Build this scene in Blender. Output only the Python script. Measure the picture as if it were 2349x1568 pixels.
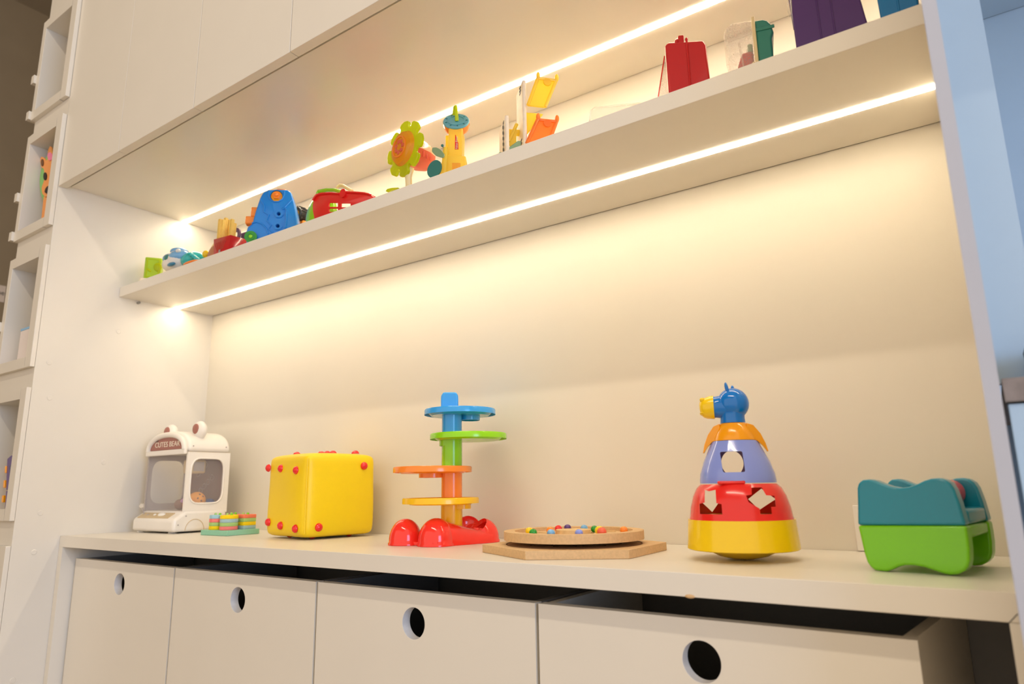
import bpy, bmesh, math, random
from mathutils import Vector, Matrix
random.seed(4)
for o in list(bpy.data.objects): bpy.data.objects.remove(o)
scene = bpy.context.scene
COL = scene.collection
# ---------------------------------------------------------------- camera
CC = Vector((1.83825, -0.65911, 0.0957))
RR = Matrix(((0.8177754651, 0.5753188069, -0.0158606117), (-0.1317449318, 0.1602978849, -0.9782371345), (-0.5602558001, 0.8020678828, 0.2068829372)))
FP = 1570.91
cam = bpy.data.cameras.new('camera')
cam.sensor_width = 36.0
cam.lens = FP * 36.0 / 2349.0
cam.clip_start = 0.02
cam.dof.use_dof = True
cam.dof.focus_distance = 1.16
cam.dof.aperture_fstop = 5.0
camo = bpy.data.objects.new('camera', cam)
COL.objects.link(camo)
rot = Matrix((RR[0], -RR[1], -RR[2])).transposed()
camo.matrix_world = Matrix.Translation(CC) @ rot.to_4x4()
scene.camera = camo
scene.view_settings.view_transform = 'Standard'
scene.view_settings.look = 'None'
scene.view_settings.gamma = 1.0
scene.view_settings.exposure = 0.10
scene.view_settings.use_curve_mapping = False
# ---------------------------------------------------------------- daylight and lamps
LED_STRENGTH = 33.0
LED_COLOR = (1.0, 0.85, 0.63)
LAMP_STRENGTH = 78.0
w = bpy.data.worlds.new('world'); scene.world = w
w.use_nodes = True
bg = w.node_tree.nodes['Background']
bg.inputs[0].default_value = (0.97, 0.82, 0.67, 1)
bg.inputs[1].default_value = 1.08
win = bpy.data.lights.new('window_daylight', 'AREA')
win.shape = 'RECTANGLE'; win.size = 1.6; win.size_y = 1.3
win.energy = 44; win.color = (0.26, 0.54, 1.0)
wo = bpy.data.objects.new('window_daylight', win); COL.objects.link(wo)
wo.location = (4.2, -0.9, 0.6)
wo.rotation_euler = (Vector((1.95, 0.3, 0.3)) - Vector(wo.location)).to_track_quat('-Z', 'Y').to_euler()

def at(u, v, ax, val):
    d = RR.transposed() @ Vector(((u - 1174.5) / FP, (v - 784) / FP, 1.0))
    return CC + d * ((val - CC[ax]) / d[ax])

# ---------------------------------------------------------------- materials
def lin(c):
    return tuple(((x / 255.0) / 12.92 if x <= 10 else ((x / 255.0 + 0.055) / 1.055) ** 2.4) for x in c)
MATS = {}
def mat(name, rgb, rough=0.3, noise=0.0, scale=30.0, bump=0.0, bscale=200.0, coat=0.0, trans=0.0, alpha=1.0, emit=None, es=0.0, sss=0.0, spec=0.5):
    m = bpy.data.materials.new(name); m.use_nodes = True
    nt = m.node_tree; b = nt.nodes['Principled BSDF']
    c = lin(rgb)
    b.inputs['Base Color'].default_value = (*c, 1)
    b.inputs['Roughness'].default_value = rough
    b.inputs['Specular IOR Level'].default_value = spec
    b.inputs['Coat Weight'].default_value = coat
    b.inputs['Coat Roughness'].default_value = 0.03
    b.inputs['Transmission Weight'].default_value = trans
    b.inputs['Alpha'].default_value = alpha
    if sss:
        b.inputs['Subsurface Weight'].default_value = sss
        b.inputs['Subsurface Radius'].default_value = (0.01, 0.006, 0.003)
    if emit:
        b.inputs['Emission Color'].default_value = (*emit, 1)
        b.inputs['Emission Strength'].default_value = es
    tc = nt.nodes.new('ShaderNodeTexCoord')
    if noise:
        n = nt.nodes.new('ShaderNodeTexNoise'); n.inputs['Scale'].default_value = scale; n.inputs['Detail'].default_value = 5
        nt.links.new(tc.outputs['Object'], n.inputs['Vector'])
        r = nt.nodes.new('ShaderNodeValToRGB')
        r.color_ramp.elements[0].position = 0.3; r.color_ramp.elements[1].position = 0.7
        r.color_ramp.elements[0].color = (*[x * (1 - noise) for x in c], 1)
        r.color_ramp.elements[1].color = (*[min(1, x * (1 + noise)) for x in c], 1)
        nt.links.new(n.outputs['Fac'], r.inputs['Fac']); nt.links.new(r.outputs['Color'], b.inputs['Base Color'])
    if bump:
        n = nt.nodes.new('ShaderNodeTexNoise'); n.inputs['Scale'].default_value = bscale; n.inputs['Detail'].default_value = 3
        nt.links.new(tc.outputs['Object'], n.inputs['Vector'])
        bp = nt.nodes.new('ShaderNodeBump'); bp.inputs['Strength'].default_value = bump; bp.inputs['Distance'].default_value = 0.001
        nt.links.new(n.outputs['Fac'], bp.inputs['Height']); nt.links.new(bp.outputs['Normal'], b.inputs['Normal'])
    MATS[name] = m
    return m
M_LAM = mat('white_laminate', (226, 220, 208), 0.34, noise=0.012, scale=8, bump=0.06, bscale=500)
M_UNDER = mat('gloss_laminate_underside', (226, 220, 208), 0.30, noise=0.012, scale=8, bump=0.05, bscale=500, spec=0.95)
M_WALL = mat('cream_back_panel', (226, 219, 204), 0.42, noise=0.012, scale=6, bump=0.05, bscale=400)
M_DOOR = mat('cream_door_laminate', (226, 220, 208), 0.42, noise=0.01, scale=8, bump=0.06, bscale=500)
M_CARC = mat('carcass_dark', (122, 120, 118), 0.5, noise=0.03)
M_CUT = mat('raw_white_edge', (225, 222, 220), 0.5, noise=0.06, scale=120)
M_PAINT = mat('taupe_wall_paint', (150, 137, 116), 0.7, noise=0.04, scale=5, bump=0.1)
M_CEIL = mat('taupe_ceiling_paint', (150, 140, 124), 0.8, noise=0.03, scale=4)
M_FLOOR = mat('pale_beige_floor', (188, 168, 138), 0.5, noise=0.1, scale=12)
M_SHADOWGAP = mat('dark_gap', (60, 58, 52), 0.7, noise=0.05)
M_DIFF = mat('led_diffuser', (255, 255, 255), 0.4, noise=0.01, emit=LED_COLOR, es=LED_STRENGTH)
M_LAMP = mat('ceiling_lamp_diffuser', (255, 255, 255), 0.4, noise=0.01, emit=(1.0, 0.86, 0.68), es=LAMP_STRENGTH)
M_METAL = mat('grey_metal', (140, 138, 130), 0.35, noise=0.05)
M_BLUELIT = mat('blue_daylight_laminate', (172, 192, 208), 0.45, noise=0.01)  # white laminate of the next bay, blue daylight put into its colour
def plast(n, c, r=0.22, **k): return mat(n, c, r, noise=0.015, scale=25, coat=0.28, **k)
P_RED = plast('red_plastic', (232, 34, 30)); P_RED2 = plast('crimson_plastic', (205, 18, 26), 0.3); P_REDO = plast('bright_red_orange_plastic', (250, 52, 40), 0.12)
P_YEL = plast('yellow_plastic', (246, 208, 8)); P_YELS = plast('warm_yellow_plastic', (250, 196, 10), 0.3)
P_ORG = plast('orange_plastic', (255, 142, 44)); P_AMB = plast('amber_plastic', (250, 166, 8), 0.18)
P_GRN = plast('lime_green_plastic', (148, 222, 10)); P_GRN2 = plast('green_plastic', (30, 150, 40)); P_LIME = plast('yellow_green_plastic', (190, 205, 10))
P_BLU = plast('sky_blue_plastic', (50, 164, 240)); P_BLU2 = plast('cobalt_blue_plastic', (0, 118, 214), 0.12); P_BLU3 = plast('workbench_blue_plastic', (0, 132, 222), 0.3)
P_TEAL = plast('teal_plastic', (0, 132, 158), 0.28); P_TEAL2 = plast('sea_green_plastic', (50, 140, 122), 0.4); P_STGR = plast('apple_green_plastic', (118, 200, 0), 0.28)
P_MAUV = plast('periwinkle_plastic', (136, 154, 232), 0.12); P_VIO = plast('purple_plastic', (84, 48, 120), 0.3); P_VIO2 = plast('dull_purple_plastic', (104, 74, 112), 0.35)
P_WHT = plast('ivory_plastic', (236, 230, 220), 0.3); P_WHT2 = plast('white_soft_plastic', (240, 238, 230), 0.4); P_BEIG = plast('beige_plastic', (205, 182, 140), 0.45)
P_BRN = plast('rose_brown_print', (158, 98, 84), 0.5); P_BRN2 = plast('dark_rose_brown', (112, 76, 66), 0.5); P_GRY = plast('warm_grey_plastic', (176, 166, 160), 0.45)
P_BLK = plast('black_rubber', (30, 28, 28), 0.5); P_LBL = plast('pale_blue_plastic', (120, 178, 222), 0.2); P_CORAL = plast('coral_plastic', (250, 130, 95), 0.3)
P_AQUA = plast('aqua_plastic', (30, 190, 190), 0.25); P_DTEAL = plast('dark_teal_plastic', (40, 125, 118), 0.35); P_SAGE = plast('sage_plastic', (140, 170, 130), 0.4)
P_CREAM = plast('cream_plastic', (245, 225, 170), 0.4); P_BLU4 = plast('bin_blue_plastic', (4, 128, 196), 0.25); P_PINK = plast('pink_print', (240, 130, 170), 0.5)
F_YEL = mat('yellow_leatherette', (246, 210, 0), 0.42, noise=0.01, bump=0.15, bscale=300)
F_MINT = mat('mint_foam', (146, 202, 172), 0.8, noise=0.03, scale=300, bump=0.2, bscale=900); F_YB = mat('yellow_foam', (245, 210, 0), 0.8, noise=0.03, scale=300)
F_PK = mat('pink_foam', (240, 128, 122), 0.8, noise=0.04, scale=300); F_GB = mat('grey_blue_foam', (160, 190, 195), 0.8, noise=0.04, scale=300)
F_GR = mat('soft_green_foam', (165, 200, 120), 0.8, noise=0.04, scale=300); F_CO = mat('coral_foam', (245, 130, 95), 0.8, noise=0.04, scale=300); F_BL = mat('pale_blue_foam', (160, 200, 215), 0.8, noise=0.04, scale=300)
M_MDF = mat('mdf_wood', (214, 178, 130), 0.65, noise=0.08, scale=260, bump=0.15, bscale=600)
M_MDF2 = mat('pale_ply_wood', (226, 194, 140), 0.6, noise=0.1, scale=120)
M_BURN = mat('burnt_engraving', (110, 70, 35), 0.7, noise=0.1, scale=100)
M_PLY = mat('light_plywood', (250, 234, 208), 0.55, noise=0.06, scale=90)
M_OAK = mat('grey_oak_board', (134, 120, 112), 0.6, noise=0.18, scale=60)
M_FRY = mat('yellow_felt', (240, 202, 100), 0.8, noise=0.05, scale=200, bump=0.2)
M_CARD = mat('orange_card', (238, 160, 90), 0.6, noise=0.03); M_CARDG = mat('green_card', (130, 190, 110), 0.6, noise=0.03); M_INK = mat('black_ink', (40, 30, 25), 0.6, noise=0.03)
M_PAPER = mat('white_paper', (225, 215, 210), 0.7, noise=0.02); M_CREAMP = mat('cream_print', (235, 220, 200), 0.6, noise=0.02); M_FAINT = mat('faint_red_print', (190, 66, 46), 0.4, noise=0.05, scale=80)
def clear(name, rgb, a=0.22, rough=0.05):
    m = bpy.data.materials.new(name); m.use_nodes = True; nt = m.node_tree
    b = nt.nodes['Principled BSDF']; b.inputs['Base Color'].default_value = (*lin(rgb), 1); b.inputs['Roughness'].default_value = rough
    n = nt.nodes.new('ShaderNodeTexNoise'); n.inputs['Scale'].default_value = 40
    mr = nt.nodes.new('ShaderNodeMapRange'); mr.inputs['To Min'].default_value = a * 0.9; mr.inputs['To Max'].default_value = a * 1.1
    nt.links.new(n.outputs['Fac'], mr.inputs['Value']); nt.links.new(mr.outputs['Result'], b.inputs['Alpha'])
    return m
C_CLR = clear('clear_plastic', (255, 245, 235), 0.24); C_MILK = clear('milky_clear_plastic', (255, 246, 232), 0.28, 0.15); C_AMB = clear('amber_clear_plastic', (246, 160, 20), 0.85, 0.08)

def transl(name, rgb, k=0.5, rough=0.25):
    m = plast(name, rgb, rough); nt = m.node_tree; b = nt.nodes['Principled BSDF']; out = nt.nodes['Material Output']
    tr = nt.nodes.new('ShaderNodeBsdfTranslucent'); tr.inputs[0].default_value = (*lin(rgb), 1)
    mx = nt.nodes.new('ShaderNodeMixShader'); mx.inputs[0].default_value = k
    nt.links.new(b.outputs[0], mx.inputs[1]); nt.links.new(tr.outputs[0], mx.inputs[2]); nt.links.new(mx.outputs[0], out.inputs[0]); return m
C_YEL = transl('translucent_yellow_plastic', (255, 236, 110), 0.6); C_ORG = transl('translucent_orange_plastic', (255, 178, 92), 0.6); P_LIME = transl('yellow_green_plastic_translucent', (216, 228, 14), 0.5); P_CORAL = transl('coral_translucent_plastic', (252, 130, 95), 0.4); C_PANE = clear('thin_clear_pane', (250, 245, 240), 0.09)

# ---------------------------------------------------------------- mesh helpers
def nb(): return bmesh.new()
def bx(bm, x0, x1, y0, y1, z0, z1):
    vs = [bm.verts.new((x, y, z)) for z in (z0, z1) for x, y in ((x0, y0), (x1, y0), (x1, y1), (x0, y1))]
    for f in ((3, 2, 1, 0), (4, 5, 6, 7), (0, 1, 5, 4), (1, 2, 6, 5), (2, 3, 7, 6), (3, 0, 4, 7)): bm.faces.new([vs[i] for i in f])
    return bm
def box(*a): return bx(nb(), *a)
def prism(poly, y0, y1, bm=None, taper=1.0):
    """polygon in (x, z), extruded along y"""
    bm = bm or nb()
    cx = sum(p[0] for p in poly) / len(poly); cz = sum(p[1] for p in poly) / len(poly)
    a = [bm.verts.new((p[0], y0, p[1])) for p in poly]
    b = [bm.verts.new((cx + (p[0] - cx) * taper, y1, cz + (p[1] - cz) * taper)) for p in poly]
    n = len(poly)
    bm.faces.new(a); bm.faces.new(b[::-1])
    for i in range(n): bm.faces.new((a[i], b[i], b[(i + 1) % n], a[(i + 1) % n]))
    bmesh.ops.recalc_face_normals(bm, faces=bm.faces)
    return bm
def flat(poly, z0, z1, bm=None):
    """polygon in (x, y), extruded along z"""
    bm = bm or nb()
    a = [bm.verts.new((p[0], p[1], z0)) for p in poly]; b = [bm.verts.new((p[0], p[1], z1)) for p in poly]
    n = len(poly); bm.faces.new(a); bm.faces.new(b[::-1])
    for i in range(n): bm.faces.new((a[i], b[i], b[(i + 1) % n], a[(i + 1) % n]))
    bmesh.ops.recalc_face_normals(bm, faces=bm.faces)
    return bm
def lathe(prof, n=48, bm=None, c=(0, 0), sx=1.0, sy=1.0, closed=False):
    bm = bm or nb(); rings = []
    for r, z in prof:
        if r < 1e-6: rings.append([bm.verts.new((c[0], c[1], z))])
        else: rings.append([bm.verts.new((c[0] + sx * r * math.cos(2 * math.pi * i / n), c[1] + sy * r * math.sin(2 * math.pi * i / n), z)) for i in range(n)])
    prs = list(zip(rings, rings[1:]))
    if closed: prs.append((rings[-1], rings[0]))
    for A, B in prs:
        for i in range(n):
            j = (i + 1) % n
            q = [A[i % len(A)], A[j % len(A)], B[j % len(B)], B[i % len(B)]]
            u = []
            for v in q:
                if v not in u: u.append(v)
            if len(u) > 2:
                try: bm.faces.new(u)
                except ValueError: pass
    if not closed:
        for rg in (rings[0], rings[-1]):
            if len(rg) > 2:
                try: bm.faces.new(rg)
                except ValueError: pass
    bmesh.ops.recalc_face_normals(bm, faces=bm.faces)
    return bm
def ell(c, r, bm=None, n=24, cut=None):
    bm = bm or nb()
    m = Matrix.Translation(c) @ Matrix.Diagonal((r[0], r[1], r[2], 1))
    bmesh.ops.create_uvsphere(bm, u_segments=n, v_segments=max(8, n // 2), radius=1, matrix=m)
    return bm
def turn(bm, axis, ang, at_=(0, 0, 0)):
    bmesh.ops.rotate(bm, verts=bm.verts, cent=at_, matrix=Matrix.Rotation(ang, 3, axis)); return bm
def move(bm, d): bmesh.ops.translate(bm, verts=bm.verts, vec=d); return bm
def tube(path, r, bm=None, n=10, closed=False):
    bm = bm or nb(); P = [Vector(p) for p in path]; N = len(P); rings = []
    ex = [max(p[k] for p in P) - min(p[k] for p in P) for k in range(3)]
    up = Vector((0, 0, 0)); up[min(range(3), key=lambda k: ex[k])] = 1.0
    for i, p in enumerate(P):
        t = (P[(i + 1) % N] - P[i - 1]) if closed else (P[min(i + 1, N - 1)] - P[max(i - 1, 0)])
        t.normalize(); a = t.cross(up)
        if a.length < 0.15: a = t.cross(Vector((up.y, up.z, up.x)))
        a.normalize(); b = t.cross(a)
        rr = r[i] if isinstance(r, (list, tuple)) else r
        rings.append([bm.verts.new(p + a * rr * math.cos(2 * math.pi * k / n) + b * rr * math.sin(2 * math.pi * k / n)) for k in range(n)])
    prs = list(zip(rings, rings[1:])) + ([(rings[-1], rings[0])] if closed else [])
    for A, B in prs:
        for k in range(n): bm.faces.new((A[k], A[(k + 1) % n], B[(k + 1) % n], B[k]))
    if not closed: bm.faces.new(rings[0]); bm.faces.new(rings[-1][::-1])
    bmesh.ops.recalc_face_normals(bm, faces=bm.faces)
    return bm
def rpoly(pts, r=0.3, n=4):
    """round a polygon's corners (quadratic), r = share of each side"""
    out = []; N = len(pts)
    for i in range(N):
        p0, p, p1 = Vector(pts[i - 1]), Vector(pts[i]), Vector(pts[(i + 1) % N])
        a = p + (p0 - p) * r; b = p + (p1 - p) * r
        for k in range(n + 1):
            t = k / n; out.append(tuple(a * (1 - t) ** 2 + p * 2 * t * (1 - t) + b * t * t))
    return out
def circ(cx, cz, rx, rz=None, n=24, a0=0, a1=2 * math.pi):
    rz = rz or rx
    full = abs(a1 - a0 - 2 * math.pi) < 1e-6
    m = n if full else n - 1
    return [(cx + rx * math.cos(a0 + (a1 - a0) * i / m), cz + rz * math.sin(a0 + (a1 - a0) * i / m)) for i in range(n)]
def obj(name, bm, m, parent=None, bev=0.0, seg=2, sub=0, ang=38, label=None):
    me = bpy.data.meshes.new(name); bm.normal_update(); bm.to_mesh(me); bm.free()
    for p in me.polygons: p.use_smooth = True
    if not sub: me.set_sharp_from_angle(angle=math.radians(ang))
    me.materials.append(m)
    o = bpy.data.objects.new(name, me); COL.objects.link(o)
    if parent: o.parent = parent
    if bev:
        b = o.modifiers.new('bevel', 'BEVEL'); b.width = bev; b.segments = seg; b.limit_method = 'ANGLE'; b.angle_limit = math.radians(35)
    if sub:
        s = o.modifiers.new('sub', 'SUBSURF'); s.levels = sub; s.render_levels = sub
    if label: o['label'] = label
    return o
def bake(o):
    dg = bpy.context.evaluated_depsgraph_get(); dg.update()
    me = bpy.data.meshes.new_from_object(o.evaluated_get(dg))
    o.modifiers.clear(); o.data = me
def cut(o, *bms, ang=38):
    """boolean holes, applied at once"""
    tmp = []
    for bm in bms:
        me = bpy.data.meshes.new('c'); bmesh.ops.recalc_face_normals(bm, faces=bm.faces); bm.to_mesh(me); bm.free()
        t = bpy.data.objects.new('c', me); COL.objects.link(t); tmp.append(t)
        t.matrix_world = o.matrix_world if not o.parent else Matrix.Identity(4)
        md = o.modifiers.new('b', 'BOOLEAN'); md.operation = 'DIFFERENCE'; md.solver = 'EXACT'; md.object = t
    par = o.parent; o.parent = None
    bake(o)
    o.parent = par
    for t in tmp:
        me = t.data; bpy.data.objects.remove(t); bpy.data.meshes.remove(me)
    for p in o.data.polygons: p.use_smooth = True
    o.data.set_sharp_from_angle(angle=math.radians(ang))
    return o
def tag(o, label, cat, group=None, kind=None):
    if label: o['label'] = label
    if cat: o['category'] = cat
    if group: o['group'] = group
    if kind: o['kind'] = kind
    return o
def thing(name, loc, rz, label, cat, group=None):
    o = bpy.data.objects.new(name, None); COL.objects.link(o); o.empty_display_size = 0.02
    o.location = loc; o.rotation_euler = (0, 0, rz)
    return tag(o, label, cat, group)
def struct(name, bm, m, bev=0.0, label=None):
    o = obj(name, bm, m, bev=bev); o['kind'] = 'structure'
    if label: o['label'] = label
    return o
def text(name, s, size, m, parent, mw, depth=0.0006, sx=1.0):
    """lettering lying in the local xz plane, facing -y"""
    cu = bpy.data.curves.new('t', 'FONT'); cu.body = s; cu.size = size; cu.extrude = depth; cu.align_x = 'CENTER'; cu.align_y = 'CENTER'
    t = bpy.data.objects.new('t', cu); COL.objects.link(t)
    dg = bpy.context.evaluated_depsgraph_get(); dg.update()
    me = bpy.data.meshes.new_from_object(t.evaluated_get(dg)); bpy.data.objects.remove(t); bpy.data.curves.remove(cu)
    me.transform(mw @ Matrix.Rotation(math.pi / 2, 4, 'X') @ Matrix.Diagonal((sx, 1, 1, 1)))
    me.materials.clear(); me.materials.append(m)
    o = bpy.data.objects.new(name, me); COL.objects.link(o); o.parent = parent
    return o

# ================================================================ SETTING
W = 1.8345; D = 0.438; PT = 0.0112          # bay width, depth, right panel thickness
CF = 0.0972; CT = 0.0251                     # counter front and thickness
SF = 0.1717; S0 = 0.600; S1 = 0.6261         # shelf front, underside, top
ZU = 0.8575; ZD = 0.8496                     # upper cabinet underside, door bottoms
struct('wall_back', box(-0.27, W, D, D + 0.02, -0.75, 3.30), M_WALL, label='cream panelled wall behind the toys')
struct('wall_left', box(-3.2, -3.1, -4.0, 2.2, -0.75, 3.30), M_PAINT)
struct('wall_far', box(-3.2, -0.3, 2.2, 2.3, -0.75, 3.30), M_PAINT)
struct('wall_right', box(W + PT, 3.2, D, D + 0.02, -0.75, 3.30), M_BLUELIT, label='pale wall of the next bay')
struct('ceiling', box(-3.2, 3.2, -4.0, 2.3, 3.30, 3.40), M_CEIL)
struct('floor', box(-3.2, 3.2, -4.0, 2.3, -0.80, -0.75), M_FLOOR)

# left side panel of the wall unit, with its screw caps
sp = thing('side_panel', (0, 0, -0.75), 0, 'tall white side panel at the left end of the lit niche, dotted with screw caps', 'panel')
obj('board', box(-0.02, 0, 0.0, D, 0.0, 3.2), M_LAM, sp)
for (u, v) in ((272, 760), (113, 831), (114, 912), (238, 1060), (93, 1176), (78, 1266), (29, 1560), (244, 1061)):
    p = at(u, v, 0, 0.0)
    if (u, v) == (244, 1061): continue
    c = lathe([(0, 0.0012), (0.0052, 0.0010), (0.0062, 0.0)], 20); turn(c, 'Y', math.pi / 2); move(c, (0, p.y, p.z + 0.75))
    obj('screw_cap', c, M_LAM, sp)
# right side panel
rp = thing('side_panel', (W, 0, -0.75), 0, 'narrow grey-shaded front edge of the side panel at the right end of the lit niche', 'panel')
obj('board', box(0.0, PT, 0.0008, D, 0.0, 3.2), M_LAM, rp)
obj('shaded_edge', box(0.0, PT, 0.0, 0.00078, 0.0, 3.2), mat('shaded_edge_laminate', (180, 183, 194), 0.4, noise=0.01), rp, label='front edge with shade painted in grey')  # same laminate as the board, shade on the front edge painted as grey

# upper cabinet: carcass, six doors, light strip under it
uc = thing('upper_cabinet', (0, 0, ZU), 0, 'cream handleless upper cabinet row above the toy shelf', 'cabinet')
obj('underside_board', box(0.001, W - 0.001, 0.0285, D - 0.001, 0.0, 0.018), M_UNDER, uc)
obj('carcass', box(0.001, W - 0.001, 0.0205, D - 0.001, 0.0182, 1.32), M_DOOR, uc)
DW = 0.30375
for i in range(6):
    obj('door', box(0.0009 + i * DW, (i + 1) * DW - 0.0009, 0.0, 0.0185, ZD - ZU, 1.30), M_DOOR, uc, bev=0.0007)
LY0, LY1 = 0.3205, 0.3340
obj('light_strip', box(0.002, W - 0.002, LY0, LY1, -0.0012, 0.0002), M_DIFF, uc)
# middle shelf
sh = thing('wall_shelf', (0, 0, S0), 0, 'long white shelf holding the upper row of toys, light strip underneath', 'shelf')
obj('board', box(0.0008, W - 0.0008, SF, D - 0.003, 0.0, S1 - S0), M_LAM, sh, bev=0.0006)
obj('light_strip', box(0.002, W - 0.002, 0.3185, 0.3315, -0.0012, 0.0002), M_DIFF, sh)
obj('shadow_gap', box(0.002, W - 0.002, D - 0.003, D - 0.0006, 0.001, 0.02), M_SHADOWGAP, sh)
p = at(318, 689, 0, 0.003)
obj('shelf_pin', turn(lathe([(0, 0.0), (0.0035, 0.0), (0.0035, 0.008), (0, 0.008)], 14), 'Y', math.pi / 2, (0, 0, 0)), M_METAL, sh).location = (0.0, p.y, -0.0055)
# counter: top with mitred legs
ct = thing('counter', (0, 0, -0.75), 0, 'long white counter the large toys stand on', 'counter')
obj('worktop', box(0.0008, W - 0.0004, CF, D - 0.001, 0.75 - CT, 0.75), M_LAM, ct, bev=0.0006)
obj('leg', box(0.0008, 0.0195, CF, D - 0.001, 0, 0.75 - CT), M_LAM, ct)
obj('leg', box(1.8262, W - 0.0004, CF, D - 0.001, 0, 0.75 - CT - 0.0003), M_LAM, ct)
j = nb(); bx(j, -0.0003, 0.0003, -0.0004, 0.0004, 0, 0.0105); turn(j, 'Y', math.radians(42)); move(j, (1.8262, CF, 0.75 - CT))
obj('mitre_joint', j, M_SHADOWGAP, ct)
ch = nb(); ell((0, 0, 0), (0.006, 0.0022, 0.0022), ch, 10); move(ch, (1.5415, CF + 0.0006, 0.75 - CT + 0.0008)); obj('chipped_edge', ch, M_MDF, ct, label='small chip showing bare board')
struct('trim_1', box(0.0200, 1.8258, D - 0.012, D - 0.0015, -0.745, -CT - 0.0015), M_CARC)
# drawers (open bins on castors, fronts with a round finger hole)
X0, PW, DZ, DY = 0.0228, 0.4330, 0.0526, 0.1268
dn = ['leftmost white toy drawer with round finger hole, below the claw machine', 'second white toy drawer from the left, below the yellow cube and ball tower',
      'third white toy drawer from the left, below the wooden disc game', 'rightmost and widest looking white toy drawer, below the stacking figure']
for i in range(4):
    x0 = X0 + i * PW
    t = thing('storage_bin', (x0, DY, -0.745), 0, dn[i], 'drawer', 'white toy drawers under the counter')
    top = 0.745 - DZ
    fr = obj('front_panel', box(0.0024, PW - 0.0030, 0.0, 0.016, 0.03, top), M_DOOR, t, bev=0)
    c = lathe([(0.0225, -0.02), (0.0225, 0.03)], 40); turn(c, 'X', math.pi / 2); move(c, (PW / 2, 0.005, 0.745 - 0.097))
    cut(fr, c)
    rg = lathe([(0.0226, 0.0002), (0.0226, 0.0158), (0.0221, 0.0158), (0.0221, 0.0002)], 40, closed=True); turn(rg, 'X', -math.pi / 2); move(rg, (PW / 2, 0.0, 0.745 - 0.097)); 
    obj('finger_hole_rim', rg, M_CUT, t)
    for sx_ in (0.004, PW - 0.018):
        s = box(sx_, sx_ + 0.012, 0.0165, 0.285, 0.03, top - 0.001)
        if sx_ > 0.1:
            for v in s.verts:
                if v.co.y > 0.2 and i == 3: v.co.x += 0.028
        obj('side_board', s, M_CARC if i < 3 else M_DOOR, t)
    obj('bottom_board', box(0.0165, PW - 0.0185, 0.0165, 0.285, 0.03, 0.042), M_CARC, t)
    for cx, cy in ((0.05, 0.05), (PW - 0.05, 0.05), (0.05, 0.25), (PW - 0.05, 0.25)):
        obj('castor', move(turn(lathe([(0, -0.008), (0.0145, -0.008), (0.0145, 0.008), (0, 0.008)], 16), 'X', math.pi / 2), (cx, cy, 0.0105)), P_BLK, t)

# ceiling lamp: long linear profile
cl = thing('linear_ceiling_lamp', (1.8, -2.02, 3.30), 0, 'long slim linear lamp on the ceiling in front of the cabinets', 'lamp')
obj('housing', box(-1.2, 1.2, -0.055, 0.055, -0.02, -0.0002), M_METAL, cl)
obj('diffuser', box(-1.19, 1.19, -0.045, 0.045, -0.024, -0.0202), M_LAMP, cl)

# ================================================================ BOOK BOXES ON THE LEFT
XL = at(24, 599, 1, -0.0105).x
FY = -0.0105
zz = [(1.105, 1.400), (0.7475, 1.043), (0.391, 0.694), (0.048, 0.340), (-0.33, -0.008)]
def zr(u, v): return at(u, v, 0, 0.0).z
zz = [(zr(157, 221), zr(157, 221) + 0.304), (zr(121.6, 516), zr(151, 261)), (zr(82, 841), zr(117, 562)), (zr(36, 1194), zr(73.5, 888)), (zr(27, 1251.6) - 0.302, zr(27, 1251.6))]
names_ = ['topmost empty white display box at the left edge', 'white display box with the giraffe cut-out, second from the top', 'white display box with the standing book, third from the top',
          'white display box with the purple toy robot, fourth from the top', 'lowest white display box at the bottom left corner']
tw = thing('box_tower', (0, 0, -0.75), 0, 'tall white tower board carrying the column of display boxes at the left edge', 'shelving')
bk = nb()
zs = sorted(zz)
prev = 0.0
k = 0
for z0, z1 in zs:
    if z0 + 0.75 - prev > 0.001: obj('filler_board', box(XL + 0.002, -0.0205, 0.0, 0.018, prev, z0 + 0.75 - 0.0002), M_LAM, tw)
    prev = z1 + 0.75 + 0.0002
obj('filler_board', box(XL + 0.002, -0.0205, 0.0, 0.018, prev, 3.19), M_LAM, tw)
obj('back_board', box(XL + 0.002, -0.0205, 0.300, 0.312, 0.0, 3.19), M_LAM, tw)
TB = 0.034
for i, (z0, z1) in enumerate(zz):
    t = thing('display_box', (XL, FY, z0), 0, names_[i], 'box', 'white display boxes in a column')
    h = z1 - z0; w_ = -XL - 0.0002
    obj('side_board', box(0, 0.021, 0, 0.30, 0, h), M_LAM, t, bev=0.0006)
    obj('side_board', box(w_ - 0.032, w_, 0, 0.0100, 0, h), M_LAM, t, bev=0.0006)
    obj('side_board', box(w_ - 0.036, w_ - 0.0205, 0.0102, 0.30, 0, h), M_LAM, t)
    obj('top_board', box(0.0212, w_ - 0.0363, 0, 0.30, h - 0.026, h), M_LAM, t)
    obj('bottom_board', box(0.0212, w_ - 0.0363, 0, 0.30, 0, 0.026), M_LAM, t)
    obj('back_board', box(0.0212, w_ - 0.0363, 0.29, 0.2995, 0.0262, h - 0.0262), M_LAM, t)
    # front lip strips that close the frame
    obj('front_lip', box(0.0212, w_ - 0.0322, -0.0002, 0.0, h - 0.026, h), M_LAM, t)
    obj('front_lip', box(0.0212, w_ - 0.0322, -0.0002, 0.0, 0, 0.026), M_LAM, t)
    for dz in (0.0, 0.11):
        if i > 2: continue
        obj('rear_peg', box(-0.017, -0.0002, -0.006, 0.03, dz + 0.004, dz + 0.028), M_LAM, t)
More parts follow.
